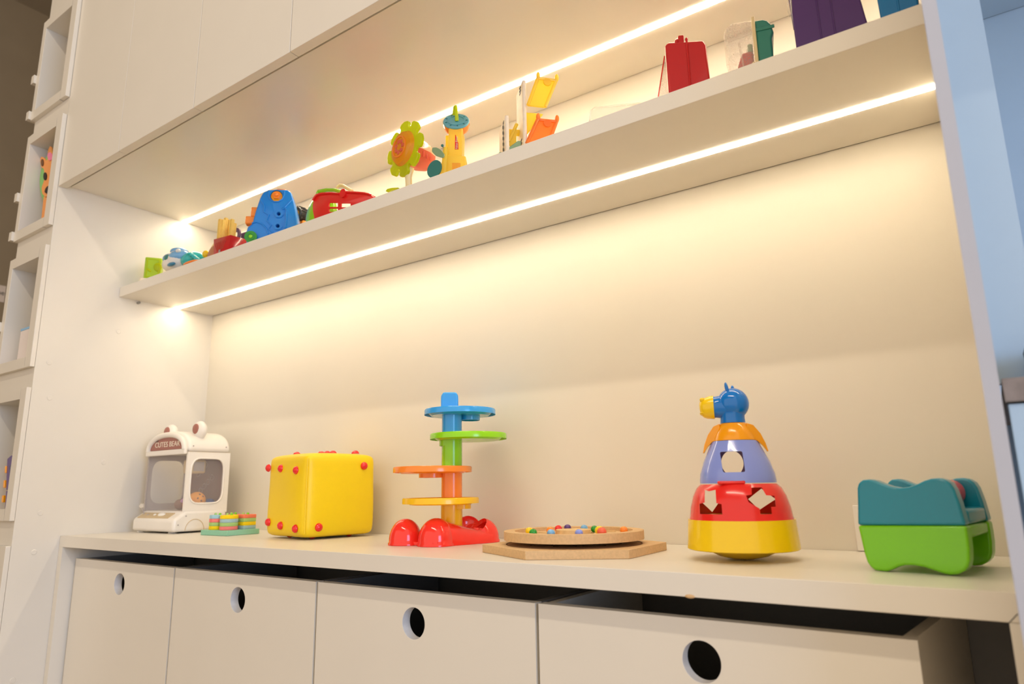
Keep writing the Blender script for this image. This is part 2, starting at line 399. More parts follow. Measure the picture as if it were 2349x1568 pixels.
# giraffe cut-out inside the second box
z0 = zz[1][0] + 0.0262
def gp(pts, y): return [((at(u, v, 1, y).x), at(u, v, 1, y).z) for u, v in pts]
GY = 0.018
G = lambda pts, y=GY: gp([(q[0] / 2.45, q[1] / 2.45) for q in pts], y)
gx, gz = gp([(98, 495)], GY)[0]
t = thing('giraffe_cutout', (gx, GY, z0), 0, 'orange giraffe paper cut-out on a green oval inside the white box', 'decoration')
def rel(poly): return [(min(a, -0.0415) - gx, max(b - z0, 0.0)) for a, b in poly]
gc = rel(G([(245, 1145), (222, 1080), (217, 1010), (228, 940), (255, 880), (285, 840), (330, 820), (350, 900), (350, 1050), (320, 1130), (280, 1150)]))
obj('green_disc', prism(rpoly(gc, 0.35, 3), 0.002, 0.005), M_CARDG, t)
hd = rel(G([(250, 950), (235, 940), (228, 905), (232, 880), (250, 885), (258, 905), (272, 895), (270, 850), (283, 820), (295, 830), (292, 880), (320, 880), (325, 960), (318, 1010), (312, 1060), (295, 1105), (262, 1112), (240, 1090), (235, 1055), (252, 1010)]))
obj('head', prism(rpoly(hd, 0.3, 3), -0.001, 0.0018), M_CARD, t)
nk = rel(G([(248, 1105), (300, 1105), (310, 1225), (238, 1215)])); nk = nk[:2] + [(nk[2][0], 0.0), (nk[3][0], 0.0)]
obj('neck', prism(nk, -0.001, 0.0018), M_CARD, t)
obj('bow', prism(rpoly(rel(G([(272, 870), (285, 855), (300, 868), (302, 895), (285, 905), (275, 895)])), 0.3, 2), -0.003, -0.0012), P_PINK, t)
obj('eye', prism(rel(G(circ(259, 992, 9, 22, 14))), -0.003, -0.0012), M_INK, t)
obj('mouth', prism(rpoly(rel(G([(262, 1060), (275, 1045), (285, 1050), (283, 1085), (268, 1090), (256, 1080)])), 0.3, 2), -0.003, -0.0012), M_INK, t)
obj('ear_patch', prism(rel(G(circ(243, 915, 7, 20, 12))), -0.003, -0.0012), M_BURN, t)
# pencils in front of it
for q, (m_, du) in enumerate(((P_ORG, 0), (P_BLU, 4))):
    a = at(84 + du, 493, 1, 0.03); z_ = zz[1][0] + 0.0262 + 0.003
    tag(obj('crayon', tube([(a.x, 0.03 + 0.012 * q, z_), (a.x + 0.05, 0.034 + 0.012 * q, z_)], [0.001, 0.0028], n=8), m_), ['orange', 'blue'][q] + ' crayon lying in front of the giraffe cut-out', 'crayon', 'crayons by the giraffe')
# book in the third box
z0 = zz[2][0] + 0.0262
BYY = 0.020
a = at(47, 755, 1, BYY); b = at(39, 822, 1, BYY)
hb = a.z - z0
t = thing('book', (b.x, BYY, z0), 0, 'pale cardboard book with blue top edge standing in the white box', 'book')
obj('cover', box(0.0, 0.09, 0, 0.018, 0.008, hb - 0.006), M_PAPER, t, bev=0.0008)
obj('top_stripe', box(0.0, 0.09, -0.0004, 0.0184, hb - 0.0058, hb), P_LBL, t, label='blue stripe')
obj('bottom_stripe', box(0.0, 0.09, -0.0004, 0.0184, 0.0, 0.0078), P_AMB, t, label='orange stripe')
# robot in the fourth box
z0 = zz[3][0] + 0.0262
RY = 0.022
H = lambda pts: [(q[0] / 2.45, 560 + q[1] / 2.45) for q in pts]
rx0, rz0 = gp(H([(35, 1480)]), RY)[0]
t = thing('toy_robot', (rx0, RY, z0), 0, 'purple toy robot with yellow details and a green head in the white box', 'toy')
def rb(pts, y0, y1, m, nm):
    return obj(nm, prism([(a_ - rx0, max(0.0, b_ - z0)) for a_, b_ in gp(H(pts), RY)], y0, y1), m, t, bev=0.0015)
rb([(40, 1205), (62, 1185), (95, 1185), (95, 1330), (60, 1380), (33, 1380), (36, 1290)], 0, 0.04, P_VIO, 'torso')
rb([(60, 1240), (72, 1236), (72, 1296), (58, 1300)], -0.003, -0.0002, plast('deep_purple', (50, 25, 90)), 'chest_panel')
rb([(57, 1170), (85, 1166), (85, 1183), (55, 1183)], 0.005, 0.03, P_GRN, 'head')
rb([(33, 1385), (52, 1385), (46, 1500), (24, 1500)], 0, 0.03, P_VIO, 'leg'); rb([(56, 1385), (84, 1385), (80, 1500), (50, 1500)], 0, 0.03, P_VIO, 'leg')
for nn, qq in (('shoulder_plate', [(32, 1245), (40, 1245), (38, 1285), (30, 1285)]), ('hip_plate', [(24, 1325), (32, 1325), (30, 1368), (21, 1368)]), ('knee_plate', [(15, 1410), (23, 1410), (20, 1450), (12, 1450)])):
    rb(qq, -0.002, 0.03, P_AMB, nn)
# notice far behind on the left wall
q = [at(-30, 648, 0, -3.098), at(15, 650, 0, -3.098), at(11, 694, 0, -3.098)]
sgy0, sgy1 = q[0].y, q[1].y
t = thing('wall_notice', (-3.099, (sgy0 + sgy1) / 2, q[2].z), 0, 'pinkish white notice with black lettering on the dark wall beyond the boxes', 'sign')
obj('sheet', box(0, 0.004, sgy0 - q[1].y / 2 - sgy0 / 2, (sgy1 - sgy0) / 2, 0, q[0].z - q[2].z), M_PAPER, t)
hh = q[0].z - q[2].z
text('lettering', 'zone', hh * 0.40, M_INK, t, Matrix.Translation((0.0045, (sgy1 - sgy0) / 2 - hh * 0.42, hh * 0.55)) @ Matrix.Rotation(math.pi / 2, 4, 'Z'), 0.0004)
t = thing('dark_cupboard', (-3.0, 1.62, -0.75), 0, 'dark red-brown cupboard far behind the display boxes at the left edge', 'cupboard')
obj('body', box(-0.05, 0.35, -1.6, 0.3, 0, 1.06), mat('dark_red_brown', (60, 30, 24), 0.5, noise=0.1), t, bev=0.004)

# ================================================================ NEXT BAY ON THE RIGHT
XR = W + PT + 0.0004
t = thing('neighbour_cabinet', (XR, 0, -0.75), 0, 'pale blue-lit cabinet of the next bay beyond the right panel', 'cabinet')
f1 = at(2255, 45, 1, 0.20)
obj('filler_panel', box(0.0, f1.x - XR, 0.20, 0.218, 0.9415, f1.z + 0.75 + 0.10), M_BLUELIT, t)
zc = at(2300, 31, 1, D).z
obj('underside_board', box(f1.x - XR + 0.0005, 1.2, 0.02, D - 0.002, zc + 0.75, zc + 0.77), M_BLUELIT, t)
obj('lower_door', box(0.0045, 0.55, 0.1005, 0.118, 0.03, 0.9115), M_BLUELIT, t, bev=0.001)
l0 = at(2303, 868, 1, 0.1); l1 = at(2313, 922, 1, 0.1)
t = thing('oak_ledge', (XR, 0, 0), 0, 'grey-brown wooden ledge at the right edge of the picture', 'ledge')
obj('board', box(0.0025, 1.1, 0.097, D - 0.003, l1.z, l0.z), M_OAK, t, bev=0.001)
b0 = at(2338, 800, 1, 0.17)
tag(obj('dark_pot', move(lathe([(0, 0), (0.018, 0), (0.022, 0.03), (0.020, 0.036), (0.0, 0.036)], 24), (b0.x + 0.024, 0.17, l0.z + 0.0004)), P_BLK), 'small black pot standing on the wooden ledge at the right edge', 'pot')
# white cover plate at the foot of the back wall
a = at(1955, 1158, 1, D - 0.008)
tag(obj('outlet_cover', box(a.x, a.x + 0.075, D - 0.009, D - 0.0008, 0.0008, a.z), P_WHT, bev=0.0012), 'white outlet cover plate on the back wall behind the teal and green stool', 'cover plate')

# ================================================================ COUNTER TOYS
# ---- claw machine
t = thing('toy_claw_machine', (0.044, 0.2645, 0.0), 0.0, 'ivory toy claw machine with bear ears in the left corner of the counter', 'toy')
w_, d_, h_ = 0.186, 0.113, 0.246
ZW = 0.192
def dome(x0, x1, z0, z1, n=24, p=0.82):
    r = (x1 - x0) / 2
    return [(x1 - 0.0 if False else (x0 + x1) / 2 + r * math.copysign(abs(math.cos(a_)) ** p, math.cos(a_)), z0 + (z1 - z0) * math.sin(a_) ** p) for a_ in [math.pi * i / n for i in range(n + 1)]]
obj('roof', prism(dome(0, w_, ZW + 0.0005, h_), 0.0, d_), P_WHT, t, bev=0.009, seg=5)
YW0, YW1, ZW0, ZW1 = 0.0105, 0.098, 0.0685, 0.177
def sidepoly(g=0.0): return rpoly([(YW0 + g, ZW0 + g), (YW1 - g, ZW0 + g), (YW1 - g, ZW1 - g), (YW0 + g, ZW1 - g)], 0.28, 5)
def holed(x0, x1):
    inner = sidepoly(); cy, cz = (YW0 + YW1) / 2, (ZW0 + ZW1) / 2; Y0_, Y1_, Z0_, Z1_ = 0.0, d_, 0.046, ZW
    outer = []
    for y, z in inner:
        dy, dz = y - cy, z - cz
        k = min(((Y1_ - cy) / dy if dy > 0 else (Y0_ - cy) / dy) if abs(dy) > 1e-9 else 1e9, ((Z1_ - cz) / dz if dz > 0 else (Z0_ - cz) / dz) if abs(dz) > 1e-9 else 1e9)
        outer.append([cy + dy * k, cz + dz * k])
    for c_ in ((Y0_, Z0_), (Y1_, Z0_), (Y1_, Z1_), (Y0_, Z1_)):
        i_ = min(range(len(outer)), key=lambda q: (outer[q][0] - c_[0]) ** 2 + (outer[q][1] - c_[1]) ** 2); outer[i_] = list(c_)
    bm = nb(); n = len(inner)
    V = [[bm.verts.new((x, p[0], p[1])) for p in L] for x in (x0, x1) for L in (inner, outer)]
    for i_ in range(n):
        j_ = (i_ + 1) % n
        for a_, b_ in ((V[0], V[1]), (V[2], V[3]), (V[0], V[2]), (V[1], V[3])):
            bm.faces.new((a_[i_], a_[j_], b_[j_], b_[i_]))
    bmesh.ops.recalc_face_normals(bm, faces=bm.faces)
    return bm
def sidewin(x0, x1, g=0.0):
    b = prism(sidepoly(g), x0, x1)
    for v in b.verts: v.co = Vector((v.co.y, v.co.x, v.co.z))
    return b
obj('right_wall', holed(w_ - 0.006, w_), P_WHT, t)
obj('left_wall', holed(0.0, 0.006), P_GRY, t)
obj('back_wall', box(0.0062, w_ - 0.0062, d_ - 0.006, d_, 0.046, ZW), P_WHT, t)
obj('inner_back_panel', box(0.0064, w_ - 0.0064, d_ - 0.0078, d_ - 0.0062, 0.053, ZW - 0.001), P_BRN2, t, label='dark rose brown printed panel')
obj('front_pane', box(0.0062, w_ - 0.0062, 0.002, 0.0032, 0.0535, ZW - 0.001), C_PANE, t)
obj('side_pane', sidewin(w_ - 0.0045, w_ - 0.0035, 0.0002), C_PANE, t)
rim = [(w_ + 0.0004, y_, z_) for y_, z_ in sidepoly()]
obj('window_rim', tube(rim, 0.0022, closed=True), P_WHT, t)
sg = dome(0.010, w_ - 0.014, ZW + 0.008, h_ - 0.012, p=0.9)
obj('sign_panel', prism(sg, -0.004, -0.0004), P_BRN, t, label='rose brown arched sign')
roll = [(x_, -0.004, z_) for x_, z_ in dome(0.008, w_ - 0.010, ZW + 0.006, h_ - 0.009, p=0.9)]
obj('arch_roll', tube(roll, 0.0070, n=12), P_WHT, t)
obj('lintel', box(0.002, w_ - 0.002, -0.009, -0.0004, ZW - 0.006, ZW + 0.0072), P_WHT, t, bev=0.003, seg=3)
text('sign_lettering', 'CUTES BEAR', 0.0185, M_CREAMP, t, Matrix.Translation((w_ / 2 + 0.002, -0.0046, ZW + 0.021)), 0.0004, 1.12)
for xx, zz_ in ((0.044, ZW + 0.034), (0.146, ZW + 0.034)):
    obj('paw_print', prism(circ(xx, zz_, 0.008, 0.006, 14), -0.0046, -0.0041), P_BRN2, t)
for xx, rr0 in ((0.028, 0.023), (0.162, 0.023)):
    e = ell((xx, 0.040, h_ + 0.001), (rr0, 0.014, rr0)); ear = obj('ear', e, P_WHT, t)
    obj('inner_ear', ell((xx, 0.0285, h_ + 0.004), (0.0125, 0.0055, 0.013)), P_BRN, ear, label='rose brown inner ear')
for zz_ in (ZW - 0.0002,):
    obj('roof_seam', box(w_ - 0.001, w_ + 0.0002, 0.001, d_ - 0.001, zz_, zz_ + 0.0007), P_BEIG, t)
for q in range(8):
    c0 = (0.060 + 0.016 * (q % 5), 0.088 + 0.011 * q)
    obj('panel_doodle', tube([(c0[0] + 0.008 * math.cos(a_) * (1 + 0.2 * math.cos(3 * a_)), d_ - 0.0080, c0[1] + 0.007 * math.sin(a_)) for a_ in [2 * math.pi * k_ / 16 for k_ in range(16)]], 0.0004, n=5, closed=True), P_GRY, t)
# control base
poly = rpoly([(0.0, 0.006), (w_, 0.006), (w_, 0.040), (w_ - 0.004, 0.054), (0.004, 0.054), (0.0, 0.040)], 0.25, 4)
cb = prism([(-0.024, 0.004), (d_ - 0.001, 0.004), (d_ - 0.001, 0.0525), (0.0, 0.0525), (-0.003, 0.046), (-0.024, 0.033)], -0.002, w_ + 0.002)
for v in cb.verts: v.co = Vector((v.co.y, v.co.x, v.co.z))
bmesh.ops.recalc_face_normals(cb, faces=cb.faces)
obj('base', cb, P_WHT, t, bev=0.008, seg=4)
cp = nb(); bx(cp, 0.014, w_ - 0.030, -0.0205, -0.0035, 0.0, 0.002)
for v in cp.verts: v.co.z += 0.0362 + (v.co.y + 0.0185) * 0.62
obj('control_panel', cp, P_BEIG, t, label='beige control panel')
obj('joystick_rod', tube([(0.026, -0.010, 0.042), (0.020, -0.014, 0.060)], 0.0012, n=8), P_GRY, t)
obj('joystick_ball', ell((0.019, -0.0145, 0.064), (0.0065,) * 3, n=16), C_MILK, t)
obj('big_button', ell((0.108, -0.009, 0.0425), (0.015, 0.0075, 0.0055), n=20), P_WHT2, t); obj('small_button', ell((0.078, -0.010, 0.0415), (0.006, 0.004, 0.004), n=14), P_WHT2, t)
obj('small_button', ell((0.046, -0.010, 0.0415), (0.006, 0.004, 0.003), n=14), P_GRY, t)
gr = [(w_ + 0.0022, 0.030 + 0.024 * math.cos(a_), 0.006 + 0.026 * math.sin(a_)) for a_ in [math.pi * i / 16 for i in range(17)]]
obj('prize_door_groove', tube(gr, 0.0008, n=6), P_BEIG, t)
for y_, z_ in ((0.012, 0.206), (0.100, 0.206), (0.006, 0.040), (-0.012, 0.020)):
    c = lathe([(0, 0.0004), (0.0018, 0.0004), (0.0018, 0)], 12); turn(c, 'Y', math.pi / 2); move(c, (w_ + (0.0022 if z_ < 0.1 else 0.0001), y_, z_)); obj('screw', c, P_GRY, t)
for xx, yy in ((0.02, -0.012), (w_ - 0.02, -0.012), (0.02, d_ - 0.02), (w_ - 0.02, d_ - 0.02)):
    obj('foot', move(lathe([(0, 0), (0.009, 0), (0.009, 0.0045), (0, 0.0045)], 16), (xx, yy, 0.0002)), C_MILK, t)
# claw unit
cu_ = obj('claw_carriage', turn(move(box(-0.016, 0.022, -0.02, 0.022, -0.034, 0.0), (0.120, 0.055, 0.1755)), 'Z', 0.0), P_BEIG, t, bev=0.005)
obj('claw_opening', box(0.1422, 0.1432, 0.042, 0.070, 0.147, 0.170), P_GRY, cu_, bev=0.002)
# plush balls inside: things of their own
def inside(nm, c, r, m, lab, extra=None):
    o = tag(obj(nm, ell((0, 0, 0), r, n=20), m), lab, 'plush toy', 'prizes inside the claw machine'); o.location = (0.044 + c[0], 0.2645 + c[1], 0.0533 + r[2] + c[2]); return o
o = inside('plush_ball', (0.150, 0.052, 0), (0.0215, 0.0215, 0.0215), plast('tan_orange_fabric', (222, 150, 60), 0.8), 'tan orange cookie-like ball inside the claw machine')
for a_, b_ in ((0.3, 0.5), (-0.4, 0.3), (0.0, 0.0), (0.5, -0.3), (-0.1, 0.8)):
    v = Vector((math.cos(a_) * math.cos(b_), math.sin(a_) * math.cos(b_), math.sin(b_))) * 0.0205; obj('chip', ell(v, (0.0025, 0.0025, 0.0025), n=8), P_BRN2, o)
inside('plush_ball', (0.158, 0.026, 0), (0.014, 0.012, 0.0125), P_ORG, 'bright orange small ball at the window corner inside the claw machine')
inside('plush_ball', (0.150, 0.0865, 0), (0.016, 0.014, 0.013), plast('navy_fabric', (50, 80, 130), 0.8), 'blue small plush inside the claw machine')
inside('plush_ball', (0.105, 0.070, 0), (0.018, 0.016, 0.011), plast('rose_fabric', (200, 130, 110), 0.8), 'rose coloured flat plush inside the claw machine')
o = inside('plush_toy', (0.125, 0.012 + 0.012, 0), (0.016, 0.012, 0.013), plast('brown_fabric', (120, 90, 80), 0.8), 'brown plush with a purple tail behind the front pane of the claw machine')
obj('tail', move(turn(lathe([(0.006, 0), (0.001, 0.014), (0, 0.0145)], 12), 'Y', 0.7), (0.010, 0, 0.006)), plast('lilac_fabric', (160, 120, 170), 0.8), o, label='lilac tail')

# ---- foam block board
t = thing('block_board', (0.4290, 0.2546, 0.0003), math.radians(2), 'mint green foam peg board under the small stacked blocks', 'toy')
obj('board', box(-0.098, 0.0, 0.0, 0.083, 0, 0.0112), F_MINT, t, bev=0.0008)
stk = [('left', (-0.070, 0.0215), 'hex', ((F_YB, 'yellow'), (F_GR, 'green'), (F_PK, 'pink'), (F_BL, 'pale blue'))),
       ('front', (-0.027, 0.0215), 'round', ((F_PK, 'pink'), (F_GR, 'green'), (F_GB, 'grey-blue'), (F_YB, 'yellow'))),
       ('right', (-0.0245, 0.0615), 'square', ((F_GB, 'grey-blue'), (F_YB, 'yellow'), (F_GR, 'green'), (F_CO, 'coral'))),
       ('rear', (-0.070, 0.0615), 'triangle', ((F_YB, 'yellow'), (F_GR, 'green'), (F_PK, 'pink'), (F_CO, 'coral')))]
lev = ('bottom', 'second', 'third', 'top')
rotb = Matrix.Rotation(math.radians(2), 3, 'Z')
for nm, (bx_, by_), shp, cols in stk:
    for dx in (-0.008, 0.008):
        obj('peg', move(lathe([(0, 0), (0.0032, 0), (0.0032, 0.0345), (0.0022, 0.0365), (0, 0.0365)], 14), (bx_ + dx, by_, 0.0112)), P_STGR if dx > 0 else F_GR, t)
    for L, (m_, cn) in enumerate(cols):
        if shp == 'round': b = lathe([(0, 0), (0.0193, 0), (0.0193, 0.0079), (0, 0.0079)], 32)
        elif shp == 'hex': b = flat([(0.0175 * math.cos(a_), 0.0175 * math.sin(a_)) for a_ in [math.pi / 4 * i + 0.3 for i in range(8)]], 0, 0.0079)
        elif shp == 'square': b = box(-0.0175, 0.0175, -0.0165, 0.0165, 0, 0.0079)
        else: b = flat([(-0.018, -0.017), (0.018, -0.017), (0.0, 0.018)], 0, 0.0079)
        o = tag(obj('foam_block', b, m_, bev=0.0006), '%s foam block, %s of the %s stack on the mint board' % (cn, lev[L], nm), 'block', 'foam blocks stacked on the mint board')
        o.location = Vector((0.4290, 0.2546, 0.0117 + L * 0.0081)) + rotb @ Vector((bx_, by_, 0)); o.rotation_euler = (0, 0, math.radians(2) + random.uniform(-0.02, 0.02))
        hb_ = [lathe([(0.0034, -0.01), (0.0034, 0.02)], 14, c=(dx, 0)) for dx in (-0.008, 0.008)]
        o2 = o.copy(); 
        lo, ro = o.location.copy(), o.rotation_euler.copy(); o.location = (0, 0, 0); o.rotation_euler = (0, 0, 0); bpy.context.view_layer.update(); cut(o, *hb_); o.location = lo; o.rotation_euler = ro
        bpy.data.objects.remove(o2)

# ---- yellow foam dice
A = 0.1625
YAW = math.radians(-9.2)
t = thing('foam_dice', (0.7165, 0.2328, 0.0), YAW, 'large yellow leatherette dice cube with red half-round dots', 'cube')
b = nb(); bmesh.ops.create_cube(b, size=1)
bmesh.ops.subdivide_edges(b, edges=b.edges, cuts=11, use_grid_fill=True)
for v in b.verts:
    x, y, z = v.co * 2
    pn = (abs(x) ** 26 + abs(y) ** 26 + abs(z) ** 26) ** (1 / 26.0)
    ox_, oy_, oz_ = x, y, z
    x, y, z = x / pn, y / pn, z / pn
    pf = lambda p, q: (1 - abs(p) ** 2.6) * (1 - abs(q) ** 2.6)
    amp = 0.045
    nx = x * (1 + (amp * pf(y, z) if abs(ox_) > 0.99 else 0)); ny = y * (1 + (amp * pf(x, z) if abs(oy_) > 0.99 else 0)); nz = z * (1 + ((0.055 if z > 0 else 0.02) * pf(x, y) if abs(oz_) > 0.99 else 0))
    k_ = 1 + 0.012 * math.sin(3 * x + 2 * z) * (1 - z * z)
    rr = 1 - 0.02 * max(0, abs(x) + abs(y) + abs(z) - 2.4)
    bot = 0.02 * (1 - abs(x * y)) if z < -0.9 else 0
    v.co = Vector(((nx * k_ - 1) * A / 2, (ny * k_ + 1) * A / 2, (nz * rr * 1.01 + 1.01 + bot * 1.0) * A / 2 + 0.0035))
obj('cover', b, F_YEL, t, sub=1)
HZ = A * 1.01
def knob(p, nrm):
    c = lathe([(0.0082 * math.cos(a_), 0.0082 * 0.86 * math.sin(a_)) for a_ in [math.pi / 2 * i / 7 for i in range(8)]], 20)
    q_ = Vector((0, 0, 1)).rotation_difference(Vector(nrm)); bmesh.ops.rotate(c, verts=c.verts, matrix=q_.to_matrix()); move(c, p); obj('dot_knob', c, P_RED, t)
def dp(u, v, side):
    """pixel on the dice's front or right face -> local point"""
    cs, sn = math.cos(YAW), math.sin(YAW)
    n = Vector((sn, -cs, 0)) if side == 'f' else Vector((cs, sn, 0))
    o_ = Vector((0.7165, 0.2328, 0.0)); off = 0.002
    d = RR.transposed() @ Vector(((u - 1174.5) / FP, (v - 784) / FP, 1.0))
    tt = ((o_ + n * off - CC).dot(n)) / d.dot(n); p = CC + d * tt - o_
    return Vector((p.x * cs + p.y * sn, -p.x * sn + p.y * cs, p.z))
for u, v in ((617, 1073), (645, 1074), (680, 1078), (616, 1197), (644, 1205), (678, 1212)): knob(dp(u, v, 'f'), (0, -1, 0))
for u, v in ((835, 1068), (731, 1209)): knob(dp(u, v, 'r'), (1, 0, 0))
for x, y in ((-0.135, 0.050), (-0.085, 0.080), (-0.070, 0.085), (-0.055, 0.090), (-0.028, 0.128)): knob((x, y, 2 * HZ / 2 + 0.0065), (0, 0, 1))
for x, y in ((-0.11, 0.03), (-0.03, 0.12), (-0.03, 0.035), (-0.11, 0.12)): knob((x, y, 0.0075), (0, 0, -1))
# seams
for pts in ([(-0.0014, 0.0014, 0.014), (-0.0002, 0.0002, HZ * 0.5), (-0.0014, 0.0014, HZ - 0.006)],):
    obj('seam', tube([Vector(p_) + Vector((-0.0008, 0.0008, -0.0006)) for p_ in pts], 0.0011, n=8), F_YEL, t)

# ---- ball drop tower
o_ = at(1036, 1246, 2, 0.0); TY = math.radians(38.7)
SC = FP / (RR @ (o_ - CC)).z
t = thing('ball_drop_tower', (o_.x, o_.y, 0.0), TY, 'ball drop tower with blue, green, orange and yellow spiral trays on a red base', 'toy')
def px(u): return (u - 1036) / SC
def base_dome(x, y, r, h, nm='base_dome'):
    prof = [(r * 1.05, 0.0), (r * 1.05, 0.003), (r, 0.005)] + [(r * math.cos(a_), 0.005 + (h - 0.005) * math.sin(a_) ** 0.9) for a_ in [math.pi / 2 * i / 12 for i in range(1, 13)]]
    return obj(nm, move(lathe(prof, 40), (x, y, 0.0003)), P_REDO, t)
base_dome(px(931), -0.005, 0.0285, 0.044); base_dome(px(1003), -0.040, 0.031, 0.0455)
# body joining the front dome to the right end, sloping surface
bd = nb()
prof = []
NS = 16
for i in range(NS + 1):
    s = i / NS; x = px(1003) + s * (px(1122) - px(1003)); yc = -0.040 + s * 0.060
    hgt = 0.043 - 0.020 * math.sin(min(1, s * 1.15) * math.pi / 2) ** 1.5 if s < 0.8 else 0.023
    wd = 0.030 - 0.004 * s
    ring = []
    for k_ in range(13):
        a_ = math.pi * k_ / 12
        ring.append(bd.verts.new((x + 0.5 * wd * math.cos(a_) * 0.6, yc - wd * math.cos(a_) * 0.9, 0.0003 + hgt * math.sin(a_) ** 0.6)))
    prof.append(ring)
for R0_, R1_ in zip(prof, prof[1:]):
    for k_ in range(12): bd.faces.new((R0_[k_], R0_[k_ + 1], R1_[k_ + 1], R1_[k_]))
bd.faces.new(prof[0]); bd.faces.new(prof[-1][::-1]); bmesh.ops.recalc_face_normals(bd, faces=bd.faces)
obj('base_body', bd, P_REDO, t)
# right lobe with scooped opening
lr = 0.030
lobe = base_dome(px(1107), 0.022, lr, 0.041, 'base_scoop')
bake(lobe)
cut(lobe, ell((px(1107) - 0.016, 0.012, 0.034), (0.024, 0.028, 0.022), n=28), ell((px(1107) - 0.002, 0.018, 0.020), (0.022, 0.022, 0.0165), n=24))
lobe2 = base_dome(px(1073), 0.050, 0.030, 0.045, 'base_scoop'); bake(lobe2); cut(lobe2, ell((px(1073) + 0.004, 0.020, 0.036), (0.030, 0.026, 0.026), n=28))
obj('base_floor', flat(rpoly([(px(915), -0.01), (px(1003), -0.055), (px(1115), 0.0), (px(1110), 0.045), (px(1060), 0.07), (px(950), 0.03)], 0.3, 4), 0.0003, 0.0065), P_REDO, t, bev=0.001)
for q in range(3):
    obj('base_ridge', turn(box(px(1085 + 12 * q), px(1085 + 12 * q) + 0.009, -0.004 + 0.005 * q, 0.001 + 0.005 * q, 0.023, 0.0285 - 0.001 * q), 'Y', 0.05), P_REDO, t, bev=0.0008)
for dx, dy in ((px(931), -0.005 - 0.027), (px(1003), -0.040 - 0.030)):
    obj('dome_moulding', tube([(dx - 0.004, dy - 0.001, 0.006), (dx - 0.004, dy + 0.002, 0.016), (dx, dy + 0.004, 0.020), (dx + 0.004, dy + 0.002, 0.016), (dx + 0.004, dy - 0.001, 0.006)], 0.0006, n=6), P_REDO, t)
base_px = 1246.0
def tz(y): return (base_px - y) / SC / math.cos(0.0) * 0.985
def col(z0, z1, m, r=0.0183):
    b = flat([((r if i % 2 == 0 else r * 0.985) * math.cos(a_), (r if i % 2 == 0 else r * 0.985) * math.sin(a_)) for i, a_ in enumerate([2 * math.pi * k_ / 20 for k_ in range(20)])], z0, z1)
    return obj('column', b, m, t, bev=0.0006)
Zb, Zg, Zo, Zy = tz(936), tz(997), tz(1074), tz(1146)
col(0.0225, Zy - 0.002, P_YELS, 0.0190); col(Zy + 0.0035, Zo - 0.002, P_ORG, 0.0186); col(Zo + 0.0035, Zg - 0.002, P_GRN, 0.0184); col(Zg + 0.0035, Zb - 0.002, P_BLU, 0.0182)
obj('column_foot', move(lathe([(0, 0), (0.021, 0), (0.021, 0.006), (0, 0.006)], 32), (0, 0, 0.0165)), P_REDO, t)
def tray(uc_, z, rpx, m, name, cupx, cup_h, cup_r, yy):
    x = (uc_ - 1034) / SC; r = rpx / SC; y = yy
    pr = [(0.004, -0.0085), (r * 0.80, -0.0085), (r * 0.90, -0.003), (r * 0.94, 0.0), (r * 0.985, 0.0), (r, -0.0065), (r * 1.0, 0.0015), (r * 0.985, 0.0035), (r * 0.93, 0.0035), (r * 0.88, 0.0), (r * 0.78, -0.005), (0.004, -0.005)]
    o = obj(name, move(lathe(pr, 64, closed=True), (x, y, z)), m, t)
    if cup_h: obj('drop_cup', move(lathe([(cup_r, 0), (cup_r, -cup_h), (cup_r - 0.0015, -cup_h), (cup_r - 0.0015, 0)], 32, closed=True), (x + cupx / SC, y, z - 0.0082)), m, o)
    return o
tray(1053, Zb, 86, P_BLU, 'blue_tray', 24, 0.0085, 0.0185, 0.020)
tray(1073, Zg, 91, P_GRN, 'green_tray', -42, 0.0100, 0.0205, 0.004)
tray(989, Zo, 92, P_ORG, 'orange_tray', -2, 0.0075, 0.0230, 0.006)
tray(1009, Zy, 88, P_YELS, 'yellow_tray', 50, 0.0080, 0.0150, -0.006)
rc = 20.5 / SC
cap = [(0, 0)] ; cap = prism(rpoly([(-rc, 0.0), (rc, 0.0), (rc, 0.030), (rc * 0.72, 0.0365), (-rc * 0.72, 0.0365), (-rc, 0.030)], 0.22, 4), -0.012, 0.012)
obj('top_cap', move(cap, (-0.004, 0, Zb - 0.004)), P_BLU, t, bev=0.004, seg=4)

# ---- wooden disc game
t = thing('wooden_disc_game', (1.2988, 0.2664, 0.0), math.radians(-28), 'hexagonal wooden board carrying a round wooden ring of coloured beads', 'toy')
RH = 0.1376
hexp = [(RH * math.cos(math.radians(60 * k_)), RH * math.sin(math.radians(60 * k_))) for k_ in range(6)]
obj('hexagon_board', flat(hexp, 0.0002, 0.0117), M_MDF, t, bev=0.0005)
obj('engraved_ring', move(lathe([(0.100, 0), (0.1018, 0), (0.1018, 0.0003), (0.100, 0.0003)], 64, closed=True), (0, 0, 0.0117)), M_BURN, t)
for k_ in range(8):
    a_ = 2 * math.pi * k_ / 8
    obj('engraved_arc', move(lathe([(0.016, 0), (0.0172, 0), (0.0172, 0.0003), (0.016, 0.0003)], 24, closed=True), (0.055 * math.cos(a_), 0.055 * math.sin(a_), 0.0117)), M_BURN, t)
obj('hub', move(lathe([(0, 0), (0.022, 0), (0.022, 0.0062), (0, 0.0062)], 40), (0, 0, 0.0119)), M_MDF, t)
GZ = 0.0183
RO = 0.1045
obj('ring', move(lathe([(RO, 0), (RO, 0.0125), (RO * 0.845, 0.0125), (RO * 0.845, 0.0070), (0.0, 0.0070), (0.0, 0)], 96), (0, 0, GZ)), M_MDF, t)
obj('centre_disc', move(lathe([(0, 0), (0.0265, 0), (0.0265, 0.0062), (0, 0.0062)], 56), (0, 0, GZ + 0.0072)), M_MDF2, t)
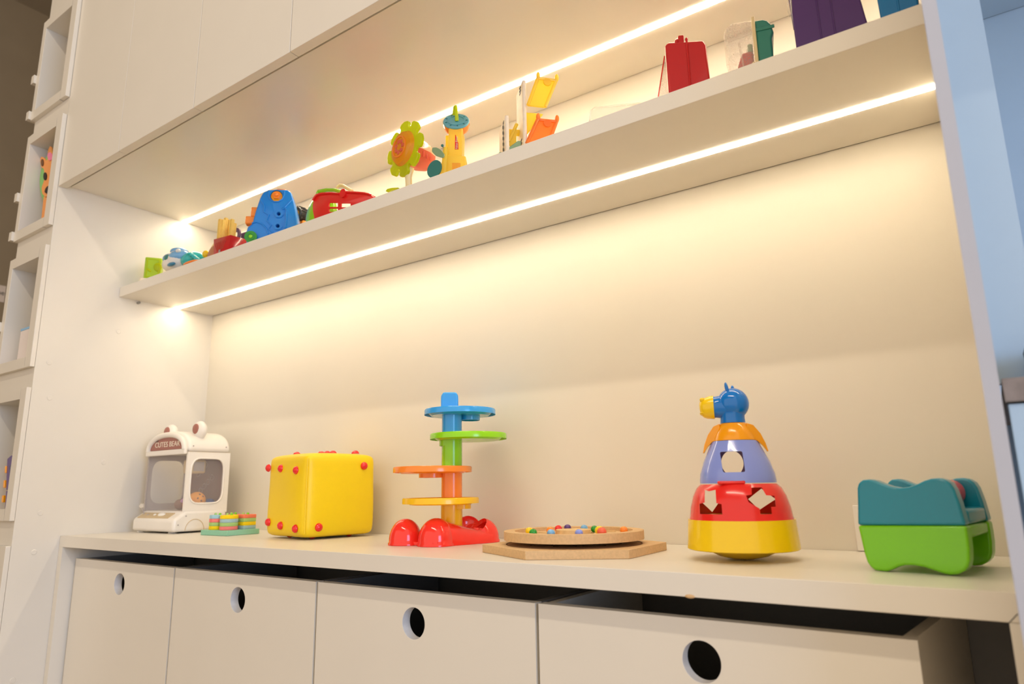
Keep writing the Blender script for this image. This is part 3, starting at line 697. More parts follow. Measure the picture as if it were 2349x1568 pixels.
for k_ in range(9):
    a_ = 2 * math.pi * k_ / 9 + 0.2
    obj('spoke_slat', turn(box(0.031, 0.078, -0.002, 0.002, GZ + 0.0071, GZ + 0.0085), 'Z', a_), M_MDF2, t)
beads = [(1214, 1217, P_YEL, 'yellow bead at the left of the ring'), (1223, 1221, P_GRN2, 'green bead beside the left yellow bead'), (1262, 1216, P_ORG, 'orange bead left of the centre disc'),
         (1264, 1222, P_LBL, 'pale blue bead near the front left of the centre disc'), (1281, 1212, P_RED, 'red bead behind the centre disc'), (1302, 1210, P_VIO, 'purple bead behind the centre disc'),
         (1340, 1211, P_LBL, 'pale blue bead at the back of the ring'), (1364, 1213, P_GRN2, 'green bead right of the centre disc'), (1375, 1216, P_YEL, 'large yellow bead right of the centre disc'),
         (1328, 1222, P_MAUV, 'lilac bead in front of the centre disc'), (1391, 1220, P_CORAL, 'coral bead in front of the large yellow bead'), (1431, 1215, P_ORG, 'orange bead at the right of the ring')]
for u, v, m_, lb in beads:
    rr = 0.0058 if 'large' not in lb else 0.0068
    zb = GZ + 0.0072 + rr
    p_ = at(u, v, 2, zb); q_ = Vector((p_.x - 1.2988, p_.y - 0.2664, 0)); L_ = q_.length
    lo_, hi_ = 0.0265 + rr + 0.0006, RO * 0.845 - rr - 0.0008
    q_ = q_ * (min(max(L_, lo_), hi_) / L_)
    o = tag(obj('bead', lathe([(rr * math.cos(a_), rr * 0.92 * math.sin(a_)) for a_ in [-math.pi / 2 + math.pi * i / 12 for i in range(13)]], 20), m_), lb, 'bead', 'wooden beads in the ring'); o.location = (1.2988 + q_.x, 0.2664 + q_.y, zb)

# ---- stacking figure with the blue head
o_ = at(1707, 1282, 2, 0.0); SR = FP / (RR @ (o_ - CC)).z
hx = Vector((o_.x - CC.x, o_.y - CC.y, 0)).normalized(); yw = math.atan2(-hx.x, hx.y)
t = thing('stacking_figure', (o_.x, o_.y, 0.0), yw, 'roly-poly stacking toy with blue animal head, lilac and red cut-out rings, yellow base', 'toy')
def rz(y): return (1282 - y) / SR
def rr_(p): return p / SR
obj('rocker', lathe([(0, 0.0004), (rr_(30), 0.0012), (rr_(55), 0.0045), (rr_(80), 0.0115), (rr_(80), 0.0135), (0, 0.0135)], 48), P_YEL, t)
obj('yellow_base', lathe([(0, rz(1259)), (rr_(121), rz(1259)), (rr_(124), rz(1257)), (rr_(119), rz(1192)), (rr_(116), rz(1192)), (rr_(116), rz(1200)), (0, rz(1200))], 72), P_YEL, t)
prof = [(118, 1199), (114, 1186), (111, 1165), (104, 1140), (95, 1122), (86, 1113)]
def shell(prof, th=3.0):
    a_ = [(rr_(r), rz(y)) for r, y in prof]; b_ = [(rr_(r - th), rz(y)) for r, y in prof][::-1]
    return lathe(a_ + b_, 72, closed=True)
rd = obj('red_ring', shell(prof), P_RED, t)
def pc(pts, y0=-0.12, y1=0.12):
    return prism([((u - 1707) / SR, rz(v)) for u, v in pts], y0, y1)
def star(cx, cy, r, n=5, q=0.45, ph=0.0):
    return [(cx + (r if i % 2 == 0 else r * q) * math.sin(ph + math.pi * i / n), cy - (r if i % 2 == 0 else r * q) * math.cos(ph + math.pi * i / n)) for i in range(2 * n)]
cross = lambda cx, cy, a_, b_: [(cx - a_, cy - b_), (cx + a_, cy - b_), (cx + a_, cy + b_ * 0.2), (cx + b_ * 1.3, cy + b_ * 0.2), (cx + b_ * 1.3, cy + b_), (cx - b_ * 1.3, cy + b_), (cx - b_ * 1.3, cy + b_ * 0.2), (cx - a_, cy + b_ * 0.2)]
cut(rd, pc([(1634, 1125), (1643, 1128), (1658, 1125), (1658, 1154), (1669, 1156), (1669, 1178), (1620, 1178), (1620, 1156), (1632, 1153)], -0.12, 0.0),
    pc([(1735, 1121), (1756, 1121), (1764, 1138), (1782, 1140), (1782, 1163), (1772, 1163), (1772, 1178), (1748, 1178), (1748, 1166), (1726, 1152), (1722, 1138), (1734, 1136)], -0.12, 0.0),
    pc([(1628, 1120), (1655, 1125), (1664, 1150), (1641, 1180), (1616, 1152)], 0.0, 0.12), pc([(1760, 1125), (1790, 1150), (1752, 1176), (1728, 1150)], 0.0, 0.12))
obj('red_top_tab', box(-rr_(30) + rr_(-14), rr_(30) + rr_(-14), -rr_(86) - 0.001, -rr_(79), rz(1113), rz(1106)), P_RED, t, bev=0.0015)
obj('orange_inner_floor', lathe([(0, rz(1186)), (rr_(108), rz(1186)), (rr_(108), rz(1183)), (0, rz(1183))], 48), P_AMB, t)
lv = obj('lilac_ring', shell([(86, 1111), (86, 1104), (84, 1090), (75, 1062), (64, 1038), (52, 1014)]), P_MAUV, t)
cut(lv, pc(rpoly([(1673, 1040), (1722, 1040), (1725, 1087), (1677, 1087)], 0.08, 2), -0.12, 0.0), pc(circ(1698, 1063, 26, 30, 28), 0.0, 0.12))
sh2 = lathe([(rr_(50), rz(1013)), (rr_(47), rz(1000)), (rr_(40), rz(982)), (rr_(30), rz(972)), (0, rz(971)), (0, rz(974)), (rr_(28), rz(975)), (rr_(38), rz(985)), (rr_(46), rz(1003)), (rr_(48), rz(1013))], 56)
obj('amber_collar', sh2, P_AMB, t)
for s in (-1, 1):
    cx = 1699
    pts = [(30, 973), (45, 979), (60, 998), (69, 1020), (74, 1040), (71, 1040), (62, 1026), (50, 1015), (38, 1011), (32, 1000)]
    poly = [(s * p_[0] / SR, rz(p_[1])) for p_ in pts]
    b_ = prism(poly, -0.014, 0.014)
    for v in b_.verts:
        if abs(v.co.x) > rr_(60): v.co.y *= 0.35
        elif abs(v.co.x) > rr_(45): v.co.y *= 0.75
    obj('collar_leaf', b_, P_AMB, t, bev=0.0025, seg=3)
obj('neck', lathe([(rr_(29), rz(971)), (rr_(28), rz(956)), (rr_(30), rz(946)), (0, rz(946)), (0, rz(971))], 40), P_BLU2, t)
hd = ell((0.002, 0, rz(925)), (rr_(37), rr_(36), rr_(38)), n=36)
head = obj('head', hd, P_BLU2, t)
sn = nb()
prof = [(0.0, 33), (-12, 32), (-24, 27), (-34, 25.5), (-37, 26.5)]
rings = []
for dx, r in prof:
    rings.append([sn.verts.new((rr_(dx) - 0.002, rr_(r) * 0.92 * math.cos(a_), rz(931) + rr_(r) * math.sin(a_))) for a_ in [2 * math.pi * k_ / 28 for k_ in range(28)]])
for A_, B_ in zip(rings, rings[1:]):
    for k_ in range(28): sn.faces.new((A_[k_], A_[(k_ + 1) % 28], B_[(k_ + 1) % 28], B_[k_]))
sn.faces.new(rings[0]); sn.faces.new(rings[-1]); bmesh.ops.recalc_face_normals(sn, faces=sn.faces)
obj('snout', sn, P_BLU2, head)
mz = nb(); rings = []
for dx, r, zo in ((-37, 28.5, 0), (-44, 28, 0), (-54, 26, 1), (-62, 23, 1), (-67, 19, 0), (-70, 13, -1), (-71, 6, -2)):
    rings.append([mz.verts.new((rr_(dx) - 0.002, rr_(r) * 0.9 * math.cos(a_), rz(931 + zo) + rr_(r) * math.sin(a_))) for a_ in [2 * math.pi * k_ / 28 for k_ in range(28)]])
for A_, B_ in zip(rings, rings[1:]):
    for k_ in range(28): mz.faces.new((A_[k_], A_[(k_ + 1) % 28], B_[(k_ + 1) % 28], B_[k_]))
mz.faces.new(rings[0]); mz.faces.new(rings[-1]); bmesh.ops.recalc_face_normals(mz, faces=mz.faces)
mzo = obj('muzzle', mz, P_YEL, head, label='yellow muzzle')
for s in (-1, 1): obj('nostril', ell((rr_(-63) - 0.002, s * 0.006, rz(913)), (0.0035, 0.0035, 0.0032), n=14), P_YEL, mzo)
obj('lip', ell((rr_(-62) - 0.002, 0, rz(945)), (0.0055, 0.010, 0.0035), n=16), P_YEL, mzo)
for s, dx, hh_ in ((-1, -8, 22), (1, 6, 14)):
    e_ = nb(); ell((0, 0, 0), (rr_(4.5), rr_(7), rr_(hh_ / 2 + 3)), e_, 14); turn(e_, 'Y', -0.15); move(e_, (rr_(dx), s * 0.009, rz(888))); obj('ear', e_, P_BLU2, head)

# ---- teal and green stool toy
O = Vector((1.7475, 0.197, 0.0)); ST = math.radians(-10)
t = thing('toy_stool', (O.x, O.y, 0), ST, 'teal and green two-tone plastic toy stool at the right end of the counter', 'toy')
def sp_px(pts, y):
    out = []; cs, sn_ = math.cos(ST), math.sin(ST); n = Vector((-sn_, cs, 0))
    for u, v in pts:
        d = RR.transposed() @ Vector(((u - 1174.5) / FP, (v - 784) / FP, 1.0))
        tt = ((O + n * y - CC).dot(n)) / d.dot(n); p_ = CC + d * tt - O
        out.append((p_.x * cs + p_.y * sn_, p_.z))
    return out
K = lambda pts: [(1930 + a_ / 5.606, 1080 + b_ / 5.606) for a_, b_ in pts]
teal = K([(207, 695), (203, 400), (198, 220), (215, 150), (270, 112), (350, 105), (430, 122), (520, 160), (620, 195), (740, 215), (860, 205), (970, 165), (1060, 120), (1150, 95), (1250, 88), (1330, 110), (1400, 155), (1450, 230), (1520, 420), (1600, 700)])
green = K([(1600, 703), (1625, 850), (1645, 1000), (1648, 1150), (1630, 1230), (1585, 1295), (1500, 1338), (1400, 1345), (1300, 1325), (1180, 1285), (1060, 1245), (940, 1225), (820, 1220), (730, 1240), (650, 1280), (590, 1300), (500, 1300), (430, 1285), (375, 1245), (330, 1180), (290, 1050), (240, 830), (208, 698)])
tl = sp_px(teal, 0); gl = sp_px(green, 0)
mz_ = min(p_[1] for p_ in gl)
gl = [(a_, max(0.0005, b_ - mz_ * (1 if b_ < 0.01 else 0))) for a_, b_ in gl]
PTK = 0.020
obj('front_side_panel', prism(tl, 0, PTK), P_TEAL, t, bev=0.0028, seg=4, label='teal upper front side')
obj('front_lower_panel', prism(gl, 0, PTK), P_STGR, t, bev=0.0028, seg=4, label='green lower front side')
RYY = 0.100
obj('rear_side_panel', prism(tl, RYY, RYY + PTK), P_TEAL, t, bev=0.0028, seg=4, label='teal upper rear side')
obj('rear_lower_panel', prism(gl, RYY, RYY + PTK), P_STGR, t, bev=0.0028, seg=4, label='green lower rear side')
xs = [p_[0] for p_ in tl]; xm, xM = min(xs), max(xs)
zs_ = tl[0][1]
obj('seat', box(xm + 0.006, xM - 0.001, PTK + 0.0003, RYY - 0.0003, zs_ + 0.002, zs_ + 0.018), P_TEAL, t, bev=0.004, seg=3)
obj('seat_underside', box(xm + 0.006, xM - 0.001, PTK + 0.0003, RYY - 0.0003, zs_ - 0.011, zs_ + 0.0017), P_STGR, t, bev=0.003, seg=3)
obj('red_roller', turn(move(lathe([(0.004, -0.034), (0.0125, -0.034), (0.0145, -0.030), (0.0145, 0.030), (0.0125, 0.034), (0.004, 0.034)], 32, closed=True), (0, 0, 0)), 'X', math.pi / 2), P_RED, t).location = ((xm + xM) / 2 + 0.022, 0.060, zs_ + 0.0335)

# ================================================================ SHELF TOYS
ZS = S1 + 0.0003
def fr(Y, X=None, yaw=0.0):
    def f(pts, ox, y=0.0):
        out = []; cs, sn_ = math.cos(yaw), math.sin(yaw); n = Vector((-sn_, cs, 0)); O_ = Vector((ox, Y, ZS))
        for u, v in pts:
            d = RR.transposed() @ Vector(((u - 1174.5) / FP, (v - 784) / FP, 1.0))
            tt = ((O_ + n * y - CC).dot(n)) / d.dot(n); p_ = CC + d * tt - O_
            out.append((p_.x * cs + p_.y * sn_, p_.z))
        return out
    return f
def rect(poly_top, drop=0.0):
    """close a traced outline down to the shelf"""
    return poly_top
def shelf_thing(name, u, Y, label, cat='toy', group=None, yaw=0.0):
    yaw = math.radians(yaw)
    x = at(u, 600, 1, Y).x
    lo, hi = 0.0, 2.0
    # x of the pixel column at shelf height
    for _ in range(30):
        mid_ = (lo + hi) / 2
        q = RR @ (Vector((mid_, Y, ZS)) - CC)
        if FP * q.x / q.z + 1174.5 < u: lo = mid_
        else: hi = mid_
    return thing(name, (lo, Y, ZS), yaw, label, cat, group), lo, fr(Y, lo, yaw)

# green cube on its beige piece
t, ox, f = shelf_thing('soft_block', 352, 0.222, 'lime green soft cube with a raised fruit figure, leftmost on the shelf', yaw=54)
c = at(328, 628, 1, 0.205); c2 = at(374, 600, 1, 0.205)
a = f([(333, 592), (372, 592), (370, 628), (333, 623)], ox)
x0, x1 = a[0][0], a[1][0]; z0_, z1_ = a[3][1], f([(352, 590)], ox)[0][1]
cubew = x1 - x0
zc0 = 0.0205
ob = box(x0, x1, 0, cubew * 0.8, zc0, z1_)
ob = obj('cube', ob, plast('lime_rubber', (172, 205, 0), 0.45), t, bev=0.003, seg=3)
obj('raised_fruit', ell(((x0 + x1) / 2 + 0.012, -0.0006, (z1_ + zc0) / 2 + 0.004), (0.010, 0.0025, 0.012), n=16), P_LIME, ob)
obj('raised_leaf', turn(ell((0, 0, 0), (0.012, 0.002, 0.004), n=12), 'Y', 0.6).__class__ and move(turn(ell((0, 0, 0), (0.007, 0.002, 0.003), n=12), 'Y', 0.6), ((x0 + x1) / 2 - 0.008, -0.0005, (z1_ + zc0) / 2 - 0.006)), P_LIME, ob)
fr_ = nb()
obj('raised_border', tube([(x0 + 0.006, -0.0002, zc0 + 0.006), (x1 - 0.006, -0.0002, zc0 + 0.006), (x1 - 0.006, -0.0002, z1_ - 0.006), (x0 + 0.006, -0.0002, z1_ - 0.006)], 0.0014, n=8, closed=True), P_LIME, ob)
xw, yw2 = ox, 0.205
o = tag(obj('wooden_block', flat(rpoly([(x0 - 0.008, -0.012), (x1 - 0.012, -0.012), (x1 - 0.010, cubew * 0.6), (x0 - 0.006, cubew * 0.6)], 0.2, 3), 0.0, 0.0195), M_PLY, bev=0.002), 'beige wooden block under the lime green cube', 'block'); o.location = (ox, 0.222, ZS); o.rotation_euler = (0, 0, math.radians(54))
o = tag(obj('soft_block', box(0, 0.024, 0, 0.024, 0, 0.040), P_AMB, bev=0.003), 'orange soft block beside the lime green cube', 'toy'); o.location = (ox + x1 * 0.77 + 0.010, 0.262, ZS)

# whale / dinosaur rattle
t, ox, f = shelf_thing('whale_toy', 420, 0.215, 'blue and white whale toy with aqua patterned tail on the shelf')
def E(nm, u, v, ru, rv, dy, ry, m, par=None, n=24):
    p_ = f([(u, v)], ox, dy)[0]; k_ = 1.0 / 925
    return obj(nm, ell((p_[0], dy, p_[1]), (ru * k_ * 1.55, ry, rv * k_), n=n), m, par or t)
h_ = E('head', 412, 600, 21, 30, 0.012, 0.030, P_WHT)
E('jaw', 399, 607, 20, 20, 0.006, 0.026, P_WHT, h_)
E('snout', 392, 596, 11, 15, 0.002, 0.020, P_LBL, h_)
E('forehead', 415, 592, 20, 17, 0.011, 0.029, P_LBL, h_)
E('snout_patch', 386, 592, 6.5, 9, -0.0115, 0.010, P_DTEAL, h_)
E('mouth', 393, 606, 10, 4.5, -0.0180, 0.006, plast('mouth_blue', (60, 135, 170), 0.3), h_)
E('visor', 412, 578, 14, 9, 0.010, 0.022, P_LBL, h_); E('eye', 409, 575, 4.5, 5, -0.0085, 0.006, P_WHT2, h_, 14)
b_ = E('body', 446, 598, 24, 20, 0.022, 0.030, P_AQUA)
for q in range(6): E('scale_bump', 438 + 5 * q, 583 + 4.0 * q, 4, 4, 0.0, 0.010, P_AQUA, b_, 12)
E('fin', 442, 604, 22, 5, -0.010, 0.014, P_ORG)
# brown ball and yellow ball
t2, ox2, f2 = shelf_thing('toy_bee', 484, 0.235, 'small toy with yellow head and brown body between the whale and the red box')
p_ = f2([(473, 583)], ox2)[0]; obj('head', ell((p_[0], 0.0, p_[1]), (0.010, 0.009, 0.010), n=18), P_YEL, t2)
p_ = f2([(492, 580)], ox2)[0]; bb_ = obj('body', ell((p_[0], 0.004, p_[1] - 0.008), (0.026, 0.016, 0.030), n=24), plast('tan_brown_plastic', (196, 134, 96), 0.35), t2)
obj('stem', tube([(p_[0] - 0.008, -0.004, p_[1] + 0.014), (p_[0] + 0.006, -0.004, p_[1] + 0.024)], 0.002, n=8), P_CREAM, bb_)
obj('pedestal', box(-0.020, 0.014, -0.006, 0.012, 0, 0.018), P_AMB, t2, bev=0.003)

# red fries box
t, ox, f = shelf_thing('fries_box', 525, 0.200, 'red box of felt fries with a faint printed badge', 'toy')
a = f([(490.5, 549), (529, 538.5), (531, 575), (491, 585)], ox)
b_ = nb()
xl, xr_ = a[0][0], a[1][0]; zt = a[0][1]; zt2 = a[1][1]
dpt = 0.055
vs = [b_.verts.new(v_) for v_ in ((xl + 0.006, 0, 0), (xr_ - 0.004, 0, 0), (xr_ - 0.004, dpt, 0), (xl + 0.006, dpt, 0), (xl, 0, zt), (xr_, 0, zt2), (xr_ + 0.003, dpt, zt2 - 0.0), (xl, dpt, zt))]
for q in ((3, 2, 1, 0), (0, 1, 5, 4), (1, 2, 6, 5), (2, 3, 7, 6), (3, 0, 4, 7)): b_.faces.new([vs[i] for i in q])
bo = obj('carton', b_, P_RED2, t); s_ = bo.modifiers.new('s', 'SOLIDIFY'); s_.thickness = 0.0016
cxm = (xl + xr_) / 2 - 0.006
for q in range(7):
    obj('printed_line', turn(move(box(-0.0012, 0.0012, -0.0006, -0.0001, -0.010, 0.016), (0, 0, 0)), 'Y', (q - 3) * 0.16).__class__ and move(turn(box(-0.0012, 0.0012, -0.0006, -0.0001, -0.006, 0.016), 'Y', (q - 3) * 0.17), (cxm + (q - 3) * 0.0046, 0, zt * 0.52)), M_FAINT, bo)
obj('printed_star', move(prism([(x_ * 0.0007, z_ * 0.0007) for x_, z_ in star(0, 0, 8)], -0.0010, -0.0004), (cxm, 0, zt * 0.36)), P_GRY, bo)
fy = [(506, 503, 548, .006, 0), (513, 504, 545, .012, 0.06), (519, 500, 543, .02, 0.1), (526, 505, 542, .03, 0.14), (533, 503, 540, .012, 0), (538, 512, 540, .03, 0.12), (509, 512, 548, .03, -0.05), (523, 512, 540, .045, 0.05)]
for q, (u, vt, vb, dy, an) in enumerate(fy):
    p0 = at(u, vt, 1, 0.2 + dy); w2 = 0.0040 if q != 3 else 0.0062
    L_ = p0.z - ZS - 0.004
    b2 = box(-w2, w2, -0.004, 0.004, -L_ * 0.75, 0); turn(b2, 'Y', an * 0.4)
    o = tag(obj('felt_fry', b2, M_FRY, bev=0.001), ['pale yellow felt fry at the left of the red box', 'felt fry leaning right, second in the red box', 'tallest felt fry in the red box', 'broad felt fry at the middle of the red box', 'upright narrow felt fry at the front right of the red box', 'short felt fry at the right of the red box', 'short felt fry behind the left one in the red box', 'felt fry at the back of the red box'][q], 'toy fry', 'felt fries in the red box')
    o.location = p0
# purple box behind
t, ox, f = shelf_thing('purple_box', 556, 0.300, 'dull purple box with a round handle behind the red fries box', 'box')
a = f([(552, 533), (572, 541), (570, 560)], ox)
zt = a[0][1]
obj('body', box(a[0][0], a[0][0] + 0.08, 0, 0.05, 0, zt), P_VIO2, t, bev=0.003)
c_ = f([(546, 538)], ox)[0]; obj('handle', move(turn(lathe([(0.010, -0.002), (0.020, -0.002), (0.020, 0.002), (0.010, 0.002)], 28, closed=True), 'X', math.pi / 2), (c_[0], -0.006, c_[1] - 0.004)), P_VIO2, t)

# blue workbench case
t, ox, f = shelf_thing('toolbench_case', 625, 0.232, 'blue plastic toy workbench case with orange bolt and green gear', 'toy', yaw=44)
K2 = lambda pts: [(460 + a_ / 5.593, 400 + b_ / 5.593) for a_, b_ in pts]
pl = f(K2([(583, 860), (583, 740), (600, 665), (648, 640), (668, 600), (700, 480), (760, 300), (800, 225), (870, 195), (980, 186), (1110, 192), (1165, 225), (1195, 320), (1225, 440), (1243, 560), (1246, 640)]), ox)
pl = [(pl[0][0] + 0.001, 0.0)] + pl + [(pl[-1][0] + 0.002, 0.0)]
cs_ = obj('case', prism(pl, 0, 0.052), P_BLU3, t, bev=0.006, seg=4)
bake(cs_)
hl = []
for (u, v), r in (((1005, 508), 0.0040), ((992, 663), 0.0040), ((975, 275), 0.0135)):
    p_ = f(K2([(u, v)]), ox)[0]
    hl.append(move(turn(lathe([(r, -0.012 if r > 0.01 else -0.06), (r, 0.02)], 28), 'X', math.pi / 2), (p_[0], -0.004 if r > 0.01 else 0.0, p_[1])))
cut(cs_, *hl)
for (u, v) in ((1005, 508), (992, 663)):
    p_ = f(K2([(u, v)]), ox)[0]; obj('hex_socket', move(turn(lathe([(0.0052, -0.0030), (0.0085, -0.0030), (0.0105, 0.0015), (0.0052, 0.0015)], 6, closed=True), 'X', math.pi / 2), (p_[0], -0.001, p_[1])), P_BLU3, cs_)
p_ = f(K2([(975, 275)]), ox)[0]
o1 = obj('orange_bolt', move(turn(lathe([(0, -0.002), (0.0125, -0.002), (0.0125, 0.002), (0, 0.002)], 28), 'X', math.pi / 2), (p_[0], 0.004, p_[1])), P_AMB, t)
obj('bolt_nut', move(turn(lathe([(0, -0.004), (0.0095, -0.004), (0.0095, 0.003), (0, 0.003)], 6), 'X', math.pi / 2), (p_[0], 0.001, p_[1] + 0.0015)), P_ORG, o1)
obj('bolt_knob', ell((p_[0], -0.004, p_[1] + 0.002), (0.0045, 0.003, 0.0045), n=14), P_ORG, o1)
p_ = f(K2([(650, 808)]), ox)[0]
o1 = obj('green_gear', move(turn(lathe([(0.004, -0.002), (0.0135, -0.002), (0.0135, 0.003), (0.004, 0.003)], 28, closed=True), 'X', math.pi / 2), (p_[0], -0.0035, p_[1])), P_GRN2, t)
obj('gear_hub', ell((p_[0], -0.007, p_[1]), (0.0042, 0.003, 0.0042), n=14), P_GRN, o1)
obj('gear_ring', move(turn(lathe([(0.0065, -0.001), (0.0085, -0.001), (0.0085, 0.001), (0.0065, 0.001)], 24, closed=True), 'X', math.pi / 2), (p_[0], -0.0066, p_[1])), P_GRN2, o1)
# raised mouldings
def ridge(pts, r=0.0016, nm='raised_line'):
    q = f(K2(pts), ox); obj(nm, tube([(a_, -0.0003, b_) for a_, b_ in q], r, n=8), P_BLU3, t)
ridge([(770, 320), (820, 400), (815, 480), (880, 520), (850, 590), (905, 650), (875, 700), (930, 745)], 0.0020)
ridge([(1050, 440), (1085, 430), (1105, 450), (1100, 600), (1088, 690)], 0.0026)
ridge([(1180, 320), (1075, 430)], 0.0018); ridge([(660, 625), (720, 610), (790, 635), (845, 690), (870, 765)], 0.0020)
ridge([(880, 205), (872, 260), (890, 320), (940, 350), (1000, 350), (1050, 320), (1075, 260), (1075, 215)], 0.0018)
p_ = f(K2([(1020, 175)]), ox)[0]; obj('orange_top_knob', box(p_[0] - 0.010, p_[0] + 0.011, 0.012, 0.035, p_[1] - 0.008, p_[1] + 0.004), P_ORG, t, bev=0.002)
p_ = f(K2([(625, 540)]), ox)[0]; ob2 = obj('orange_vise', box(p_[0] - 0.011, p_[0] + 0.022, 0.010, 0.030, p_[1] - 0.013, p_[1] + 0.006), P_ORG, t, bev=0.003)
p_ = f(K2([(690, 430)]), ox)[0]; obj('vise_jaw', box(p_[0] - 0.010, p_[0] + 0.010, 0.012, 0.028, p_[1] - 0.016, p_[1] + 0.008), P_ORG, ob2, bev=0.003)
# wheeled vehicle behind
t, ox, f = shelf_thing('toy_tractor', 694, 0.330, 'orange toy tractor with black ribbed tyre behind the blue workbench case')
p_ = f(K2([(1290, 515)]), ox)[0]
wz = max(0.02, p_[1])
ty = obj('tyre', move(turn(lathe([(0.009, -0.010), (0.0165, -0.011), (0.019, -0.007), (0.019, 0.007), (0.0165, 0.011), (0.009, 0.010)], 28, closed=True), 'X', math.pi / 2), (p_[0] - 0.004, 0.0, wz)), P_BLK, t)
for q in range(14):
    a_ = 2 * math.pi * q / 14; obj('tread', move(turn(box(-0.0015, 0.0015, -0.009, 0.009, 0.018, 0.0205), 'Y', a_), (p_[0] - 0.004, 0.0, wz)), P_BLK, ty)
obj('wheel_disc', move(turn(lathe([(0, -0.011), (0.0088, -0.011), (0.0088, 0.010), (0, 0.010)], 24), 'X', math.pi / 2), (p_[0] - 0.004, 0.0, wz)), P_AMB, ty)
obj('chassis', box(p_[0] - 0.035, p_[0] + 0.014, -0.004, 0.03, wz - 0.032, wz - 0.017), P_ORG, t, bev=0.004)
obj('lower_roller', move(turn(lathe([(0, -0.012), (wz * 0.28, -0.012), (wz * 0.28, 0.012), (0, 0.012)], 20), 'X', math.pi / 2), (p_[0] - 0.02, 0.012, wz * 0.28)), P_BLK, t)
# a lower body so the tractor stands on the shelf
obj('body', box(p_[0] - 0.06, p_[0] + 0.004, 0.013, 0.04, 0.0, wz - 0.006), P_ORG, t, bev=0.004)

# red basket
t, ox, f = shelf_thing('toy_basket', 775, 0.215, 'red plastic shopping basket with green handle on the shelf', 'basket')
K3 = K2
pl = f(K3([(1470, 555), (1440, 470), (1437, 400), (1450, 320), (1490, 265), (1560, 245), (1680, 240), (1790, 250), (1860, 225), (1980, 232), (2100, 240), (2180, 258), (2225, 290), (2195, 315), (2000, 420), (1850, 480)]), ox)
top = [p_ for p_ in pl[:14]]
xl = top[2][0]; xr_ = top[12][0]
zt = sum(p_[1] for p_ in top[5:11]) / 6
front = [(top[0][0] + 0.006, 0.0)] + top[1:13] + [(top[12][0] - 0.030, 0.0)]
bs = obj('front_side', prism(rpoly(front, 0.12, 2), 0, 0.0028), P_RED, t, bev=0.001)
hl = []
for (u0, v0, u1, v1) in ((1645, 362, 1762, 415), (1800, 370, 1925, 420), (1645, 435, 1762, 480), (1800, 435, 1900, 480)):
    q = f(K3([(u0, v0), (u1, v0), (u1, v1), (u0, v1)]), ox); hl.append(prism(rpoly(q, 0.12, 2), -0.01, 0.01))
bake(bs); cut(bs, *hl)
obj('rear_side', prism(rpoly(front, 0.12, 2), 0.085, 0.088), P_RED, t, bev=0.001)
bx0, bx1 = front[0][0], front[-1][0]
obj('left_side', box(top[1][0] + 0.002, top[1][0] + 0.0045, 0.0029, 0.0280, 0.001, top[3][1]), P_RED, t)
obj('right_side', box(bx1 - 0.003, bx1, 0.0029, 0.0849, 0.001, top[9][1] - 0.004), P_RED, t)
obj('bottom', box(bx0 + 0.001, bx1 - 0.0032, 0.0029, 0.0849, 0.0, 0.0025), P_RED, t)
obj('rim', tube([(a_, -0.0012, b_) for a_, b_ in rpoly(top[2:13], 0.2, 2)[3:-3]], 0.0022, n=8), P_RED, t)
q = f(K3([(1500, 262), (1515, 228), (1620, 210), (1720, 212), (1800, 232)]), ox, 0.030)
obj('handle', tube([(a_, 0.030, b_ + 0.002) for a_, b_ in q], 0.0040, n=10), P_GRN, t, label='green handle')
p_ = f(K3([(1840, 222)]), ox)[0]; obj('hinge_boss', move(turn(lathe([(0, -0.003), (0.009, -0.003), (0.009, 0.003), (0, 0.003)], 24), 'X', math.pi / 2), (p_[0], -0.001, p_[1] - 0.004)), P_RED, t)
q = f(K3([(1730, 225), (1760, 165), (1785, 148), (1830, 155), (1945, 225)]), ox, 0.05)
o = tag(obj('toy_food', tube([(a_, 0.05, b_ + 0.002) for a_, b_ in q], 0.0035, n=10), P_CREAM), 'pale yellow toy food loop sticking out of the red basket', 'toy'); o.location = (ox, 0.215, ZS)
pe = f(K3([(1388, 390), (1620, 225), (1500, 300)]), ox, 0.055)
zt_ = pe[1][1]; rzp = (zt_ - 0.004) / 2
o = tag(obj('toy_vegetable', ell((pe[0][0] + 0.046, 0.055, 0.0032 + rzp), (0.046, 0.022, rzp), n=32), P_GRN), 'bright green toy vegetable bulging out at the left end of the red basket', 'toy'); o.location = (ox, 0.215, ZS)
o = tag(obj('toy_fruit', ell((bx0 + 0.070, 0.0175, 0.0155), (0.016, 0.0125, 0.0126), n=20), P_CREAM), 'cream toy fruit inside the red basket behind the slots', 'toy'); o.location = (ox, 0.215, ZS)
o = tag(obj('toy_cucumber', ell((bx0 + 0.106, 0.0175, 0.0155), (0.018, 0.0125, 0.0126), n=20), plast('dark_green_plastic', (30, 90, 40), 0.4)), 'dark green toy cucumber inside the red basket behind the slots', 'toy'); o.location = (ox, 0.215, ZS)

